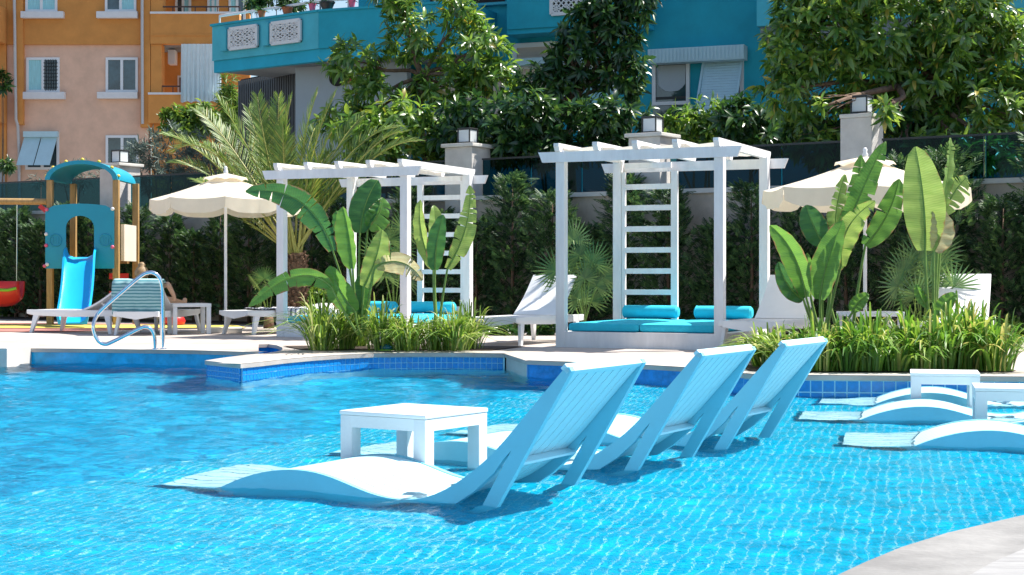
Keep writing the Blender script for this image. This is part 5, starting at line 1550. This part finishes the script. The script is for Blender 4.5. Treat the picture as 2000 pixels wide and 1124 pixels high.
# ------------------------------------------------------------------ strap-leaved clumps in the beds
def strap_clump(label, px, py, hpx, wpx, n, m, group, wd=0.026):
    b_ = on(px, py, DZ+0.012); k = b_.y/F
    n = int(n*1.6); wpx *= 1.4*random.uniform(0.85,1.15); hpx *= 1.0*random.uniform(0.75,1.2); wd *= 0.88
    t = thing('strap_leaf_clump', label, 'plant', (b_.x, b_.y, DZ+0.012), random.uniform(0,6), group)
    H_ = hpx*k; W_ = wpx*k
    g = MB()
    for i in range(n):
        a = random.uniform(0, 6.283); r0_ = 0.15*random.random()**0.7; lean = random.random()**0.6
        hh = H_*random.uniform(0.65, 1.12)*(1-0.35*lean); out = W_*lean*random.uniform(0.6, 1.1)
        p0 = Vector((r0_*math.cos(a), r0_*math.sin(a), 0)); d = Vector((math.cos(a+random.uniform(-.5,.5)), math.sin(a+random.uniform(-.5,.5)), 0))
        p1 = p0 + d*out*0.30 + Vector((0,0,hh*(1.0 if lean < 0.6 else 1.15))); p2 = p0 + d*out*(1.0+0.3*lean) + Vector((0,0,hh*(1.0-0.55*lean**2)))
        pts = bez(p0, p1, p2, 6); sd4 = d.cross(Vector((0,0,1))).normalized()
        tw = random.uniform(-.8,.8); sd4 = (sd4*math.cos(tw) + Vector((0,0,1)).cross(sd4)*math.sin(tw))
        w_ = wd*random.uniform(.7,1.25); vs_ = []; fs_ = []
        for j, p in enumerate(pts):
            f = j/6; ww = w_*(0.55+0.9*f-1.45*f**3)*0.5 + 0.001
            tg = (pts[min(j+1,6)]-pts[max(j-1,0)]).normalized(); up_ = sd4.cross(tg)
            vs_ += [p - sd4*ww + up_*ww*0.35, p, p + sd4*ww + up_*ww*0.35]
        for j in range(6): fs_ += [(j*3,j*3+1,j*3+4,j*3+3),(j*3+1,j*3+2,j*3+5,j*3+4)]
        g.raw(vs_, fs_)
    tag(g.build('leaves', m, t, smooth=True), kind='stuff')
    return t
GB1 = 'strap-leaved clumps in the peninsula bed'; GB2 = 'strap-leaved clumps in the right bed'
for i, (px, py, hpx, wpx, n) in enumerate(((628,684,110,75,90),(668,682,105,70,80),(745,684,115,65,85),(795,685,110,65,85),(850,684,95,55,60),(890,685,120,58,100),(700,676,95,60,60),(918,681,110,50,60))):
    strap_clump('variegated strap-leaved clump, %s from left in the peninsula bed' % ['first','second','fourth','fifth','sixth','seventh','third','last'][i], px, py, hpx, wpx, n, M['leaf_strap'], GB1)
for i, (px, py, hpx, wpx, n) in enumerate(((1500,716,105,75,100),(1540,722,95,70,80),(1598,724,95,55,80),(1650,724,110,55,80),(1700,724,115,50,85),(1752,724,120,50,85),(1800,724,120,50,85),(1850,723,125,55,90),(1900,722,130,60,90),(1945,724,130,65,85),(1675,712,110,60,70),(1770,712,120,60,70),(1870,708,130,60,70))):
    strap_clump('green strap-leaved clump, %s' % ['leftmost in the right bed','second from left along the front of the right bed','third from left along the front of the right bed','fourth from left along the front of the right bed','fifth from left along the front of the right bed','sixth from left along the front of the right bed','seventh from left along the front of the right bed','eighth from left along the front of the right bed','ninth from left along the front of the right bed','rightmost along the front of the right bed','left one of the back row in the right bed','middle one of the back row in the right bed','right one of the back row in the right bed'][i], px, py, hpx, wpx, n, M['leaf_strap_g'] if i > 1 else M['leaf_strap'], GB2, wd=0.032)

# ------------------------------------------------------------------ paddle-leaf plants (strelitzia)
def paddle_mat(name, c1, c2, tr):
    m = mat(name, c1, 0.38, col2=c2, scale=5, trans=tr, spec=0.5, bump=0.35, bscale=6, stretch=(1, 1, 8))
    nt = m.node_tree
    bs = nt.nodes['Principled BSDF']; src = bs.inputs['Base Color'].links[0].from_socket
    aa = nt.nodes.new('ShaderNodeAttribute'); aa.attribute_name = 'across'
    al = nt.nodes.new('ShaderNodeAttribute'); al.attribute_name = 'along'
    # transverse veins
    ph = nt.nodes.new('ShaderNodeMath'); ph.operation = 'MULTIPLY_ADD'; ph.inputs[1].default_value = -9.0
    k1 = nt.nodes.new('ShaderNodeMath'); k1.operation = 'MULTIPLY'; k1.inputs[1].default_value = 290.0
    nt.links.new(al.outputs['Fac'], k1.inputs[0]); nt.links.new(aa.outputs['Fac'], ph.inputs[0]); nt.links.new(k1.outputs[0], ph.inputs[2])
    sn = nt.nodes.new('ShaderNodeMath'); sn.operation = 'SINE'; nt.links.new(ph.outputs[0], sn.inputs[0])
    vr = nt.nodes.new('ShaderNodeMapRange'); vr.inputs[1].default_value = -1; vr.inputs[2].default_value = 1; vr.inputs[3].default_value = 0.90; vr.inputs[4].default_value = 1.08
    nt.links.new(sn.outputs[0], vr.inputs[0])
    vv = nt.nodes.new('ShaderNodeHueSaturation'); nt.links.new(src, vv.inputs['Color']); nt.links.new(vr.outputs[0], vv.inputs['Value'])
    # dry brown margin with an uneven inner line
    nz2 = nt.nodes.new('ShaderNodeTexNoise'); nz2.inputs['Scale'].default_value = 11; tc2 = nt.nodes.new('ShaderNodeTexCoord'); nt.links.new(tc2.outputs['Object'], nz2.inputs['Vector'])
    ad2 = nt.nodes.new('ShaderNodeMath'); ad2.operation = 'MULTIPLY_ADD'; ad2.inputs[1].default_value = 0.55; nt.links.new(nz2.outputs[0], ad2.inputs[0]); nt.links.new(aa.outputs['Fac'], ad2.inputs[2])
    er = nt.nodes.new('ShaderNodeMapRange'); er.inputs[1].default_value = 1.22; er.inputs[2].default_value = 1.34; nt.links.new(ad2.outputs[0], er.inputs[0])
    mxc = nt.nodes.new('ShaderNodeMix'); mxc.data_type = 'RGBA'; mxc.inputs[7].default_value = (0.26, 0.15, 0.06, 1)
    nt.links.new(er.outputs[0], mxc.inputs[0]); nt.links.new(vv.outputs[0], mxc.inputs[6]); nt.links.new(mxc.outputs[2], bs.inputs['Base Color'])
    for n_ in list(nt.nodes):
        if n_.type == 'BSDF_TRANSLUCENT': nt.links.new(mxc.outputs[2], n_.inputs[0])
    for n_ in list(nt.nodes):
        if n_.type == 'BSDF_TRANSLUCENT':
            hs = nt.nodes.new('ShaderNodeHueSaturation'); hs.inputs['Hue'].default_value = 0.475; hs.inputs['Value'].default_value = 2.0
            nt.links.new(n_.inputs[0].links[0].from_socket, hs.inputs['Color']); nt.links.new(hs.outputs[0], n_.inputs[0])
    return m
M['pad_d'] = paddle_mat('paddle_leaf_green', (0.045, 0.17, 0.035), (0.025, 0.11, 0.03), 0.30)
M['pad_m'] = paddle_mat('paddle_leaf_mid', (0.10, 0.26, 0.04), (0.06, 0.19, 0.035), 0.40)
M['pad_l'] = paddle_mat('paddle_leaf_pale', (0.24, 0.36, 0.09), (0.16, 0.29, 0.06), 0.45)
M['pad_b'] = paddle_mat('paddle_leaf_bleached', (0.42, 0.42, 0.22), (0.30, 0.26, 0.12), 0.40)
def paddle(t, base, b0, b1, wpx, Y, mkey, bend=(0,0), turn=0.0, fold=0.35, splits=0, dyt=0.0, torn=False):
    """one leaf: petiole from base pixel to blade start b0, blade to tip b1 at depth Y (tip dyt metres nearer/farther)"""
    o = Vector(t.location); k = Y/F
    P0 = at(base[0], base[1], Y) - o; P0.z = max(P0.z, 0.0)
    A = at(b0[0], b0[1], Y) - o; A.y += dyt*0.3; B = at(b1[0], b1[1], Y) - o; B.y += dyt
    n = 18
    mid = (A+B)*0.5 + Vector((bend[0]*k, 0, -bend[1]*k))
    cv = bez(A, mid*2-(A+B)*0.5, B, n)
    pc = bez(P0, P0.lerp(A, 0.5) + ((A-P0).cross(Vector((0,1,0)))).normalized()*0.02, A - (cv[1]-cv[0])*0.0, 8)
    lf = MB().tube(pc + cv[1:], [0.019-0.008*i/8 for i in range(9)] + [0.011*(1-0.9*i/n) + 0.001 for i in range(1, n+1)], 6).build('leaf', M['petiole'], t, smooth=True)
    W_ = wpx*k/2
    rows = []
    for i in range(n+1):
        f = i/n; tg = (cv[min(i+1,n)]-cv[max(i-1,0)]).normalized()
        vdir = Vector((0,-1,0)); s_ = tg.cross(vdir); s_.normalize(); nn = s_.cross(tg).normalized()
        s_ = s_*math.cos(turn) + nn*math.sin(turn); nn = s_.cross(tg)
        prof = (math.sin(math.pi*min(1, (f*0.93+0.045)))**0.55)*(1-0.22*f)
        if f > 0.97: prof *= 0.35
        rows.append((cv[i], s_, nn, W_*prof, tg))
    for side in (-1, 1):
        vs_ = []; fs_ = []; at_ = []; cols = 5; gaps = set()
        if splits:
            r_ = random.Random(int(b1[0]*7+b1[1]+side*3)); gaps = set(r_.sample(range(2, n-1), min(splits, n-4)))
        seg_start = 0; strips = []; cur = [0]
        for i in range(1, n+1):
            cur.append(i)
            if i in gaps: strips.append(cur); cur = [i]
        strips.append(cur)
        for st_ in strips:
            flop = random.uniform(-0.25, 0.12) if splits else 0.0
            slide_ = random.uniform(-0.10, 0.10) if splits else 0.0
            short = random.uniform(0.80, 1.0) if splits else 1.0
            b = len(vs_)
            for q_, i in enumerate(st_):
                p, s_, nn, w_, tg = rows[i]
                edge_in = 0.0
                if splits and (q_ == 0 and i) : edge_in = 0.02
                for c_ in range(cols+1):
                    u = c_/cols
                    fo = fold*(1-0.25*u)
                    d = s_*side*math.cos(fo) + nn*math.sin(fo)
                    wob = 0.010*math.sin(i*1.7+side)*u; at_.append((u, i/n))
                    ww = w_*u*(short if u > 0.5 else 1.0)
                    vs_.append(p + d*ww + nn*(wob + flop*w_*u*u) + tg*(slide_*w_*u + edge_in*u) - Vector((0,0,1))*(0.10*w_*u*u if splits else 0.0))
            nc = cols+1
            for q_ in range(len(st_)-1):
                for c_ in range(cols):
                    a = b + q_*nc + c_
                    fs_.append((a, a+1, a+nc+1, a+nc) if side > 0 else (a, a+nc, a+nc+1, a+1))
        bh = MB().raw(vs_, fs_).build('blade_half', M[mkey], lf, smooth=True)
        for an, q_ in (('across', 0), ('along', 1)):
            av = bh.data.attributes.new(an, 'FLOAT', 'POINT'); av.data.foreach_set('value', [a_[q_] for a_ in at_])
    return lf
Y1 = 17.65; b_ = at(702, 688, Y1)
p1 = thing('strelitzia', 'large paddle-leaf plant with arching leaves in the peninsula bed', 'plant', (b_.x, Y1, DZ+0.012), 0, 'paddle-leaf plants')
for a in (((704,640),(652,490),(490,378),62,Y1-0.05,'pad_d',(20,-38),0.25,0.25,7,-0.35),
          ((702,640),(702,455),(735,350),66,Y1+0.15,'pad_d',(-6,-6),0.15,0.25,0,0.2),
          ((706,640),(718,445),(745,385),62,Y1+0.18,'pad_m',(8,2),-0.5,0.2,3,0.1),
          ((700,640),(690,525),(672,405),62,Y1-0.10,'pad_m',(2,-4),0.55,0.75,0,-0.12),
          ((703,640),(676,470),(656,412),40,Y1+0.05,'pad_d',(0,0),0.6,0.4,0,0.0),
          ((708,645),(712,560),(748,450),56,Y1-0.12,'pad_l',(6,-2),-0.35,0.35,0,-0.15),
          ((704,655),(695,608),(648,520),62,Y1-0.16,'pad_m',(-4,4),0.35,0.3,0,-0.2),
          ((700,655),(650,560),(500,598),46,Y1-0.2,'pad_m',(10,-38),0.3,0.35,4,-0.5),
          ((710,650),(735,520),(828,548),50,Y1-0.1,'pad_b',(6,-20),-0.2,0.3,6,-0.3),
          ((706,660),(706,615),(708,535),46,Y1-0.05,'pad_d',(0,0),0.1,0.5,0,0.0)):
    paddle(p1, *a)
b_ = at(856, 688, 17.8)
p2 = thing('strelitzia', 'slim paddle-leaf plant in front of the left pergola ladder', 'plant', (b_.x, 17.8, DZ+0.012), 0, 'paddle-leaf plants')
for a in (((852,640),(850,528),(866,420),44,17.75,'pad_d',(-4,-2),0.25,0.35,0,-0.05),
          ((858,640),(874,525),(917,362),48,17.85,'pad_l',(14,0),-0.3,0.3,6,0.05),
          ((853,640),(846,525),(820,390),36,17.9,'pad_l',(-10,0),0.5,0.4,0,0.1),
          ((854,640),(848,500),(846,400),40,17.95,'pad_l',(4,0),-0.4,0.3,0,0.15)):
    paddle(p2, *a)
Y3 = 15.4; b_ = at(1608, 700, Y3)
p3 = thing('strelitzia', 'tall paddle-leaf clump at the left of the right bed, in front of the parasol', 'plant', (b_.x, Y3, DZ+0.012), 0, 'paddle-leaf plants')
for a in (((1602,660),(1572,580),(1497,442),58,Y3-0.1,'pad_m',(10,-14),0.45,0.55,0,-0.2),
          ((1600,660),(1568,585),(1517,512),44,Y3-0.05,'pad_d',(-6,8),0.2,0.35,0,-0.1),
          ((1606,660),(1612,480),(1578,400),60,Y3+0.1,'pad_d',(-4,0),0.1,0.3,0,0.1),
          ((1608,660),(1600,585),(1640,432),66,Y3-0.18,'pad_m',(-8,4),0.5,0.4,0,-0.15),
          ((1612,660),(1632,520),(1735,275),62,Y3+0.0,'pad_m',(-4,-8),0.2,0.3,9,0.1),
          ((1612,660),(1640,520),(1700,395),64,Y3-0.05,'pad_l',(-20,-10),-0.25,0.35,3,-0.2),
          ((1664,660),(1690,480),(1756,350),62,Y3+0.1,'pad_m',(10,4),0.2,0.35,2,0.0),
          ((1615,660),(1635,470),(1655,340),58,Y3+0.12,'pad_l',(-8,0),-0.5,0.3,8,0.1),
          ((1640,665),(1665,610),(1697,575),34,Y3-0.1,'pad_m',(-4,-2),0.2,0.35,0,0.0),
          ((1604,660),(1580,560),(1576,495),26,Y3+0.05,'pad_m',(0,0),0.3,0.4,0,0.0),
          ((1640,660),(1615,555),(1690,300),58,Y3+0.2,'pad_m',(16,-8),0.3,0.25,9,0.2)):
    paddle(p3, *a)
b_ = at(1822, 705, 15.1)
p4 = thing('strelitzia', 'tall paddle-leaf plant with one huge upright leaf at right', 'plant', (b_.x, 15.1, DZ+0.012), 0, 'paddle-leaf plants')
for a in (((1818,660),(1806,490),(1785,288),92,15.0,'pad_l',(6,0),0.12,0.25,0,-0.05),
          ((1826,660),(1824,490),(1822,408),64,14.98,'pad_b',(14,0),-0.35,0.25,0,-0.02),
          ((1824,660),(1838,420),(1862,268),44,15.2,'pad_l',(4,0),-0.6,0.5,3,0.1),
          ((1826,650),(1845,415),(1895,345),66,15.25,'pad_l',(0,-8),-0.2,0.3,6,0.1),
          ((1826,650),(1842,400),(1815,320),56,15.3,'pad_d',(0,0),0.4,0.3,4,0.2),
          ((1828,660),(1832,620),(1868,575),38,15.0,'pad_m',(-4,-4),0.2,0.4,0,0.0),
          ((1822,660),(1812,600),(1790,555),24,15.0,'pad_m',(-4,0),0.2,0.4,0,0.0)):
    paddle(p4, *a)
# submerged things receive the light focused by the ripples
for o in bpy.data.objects:
    if o.type == 'MESH' and o.name != 'pool_water':
        r = o
        while r.parent: r = r.parent
        if r.name.startswith(('pool_', 'in_pool_lounger', 'side_table', 'near_')):
            o.cycles.is_caustics_receiver = True
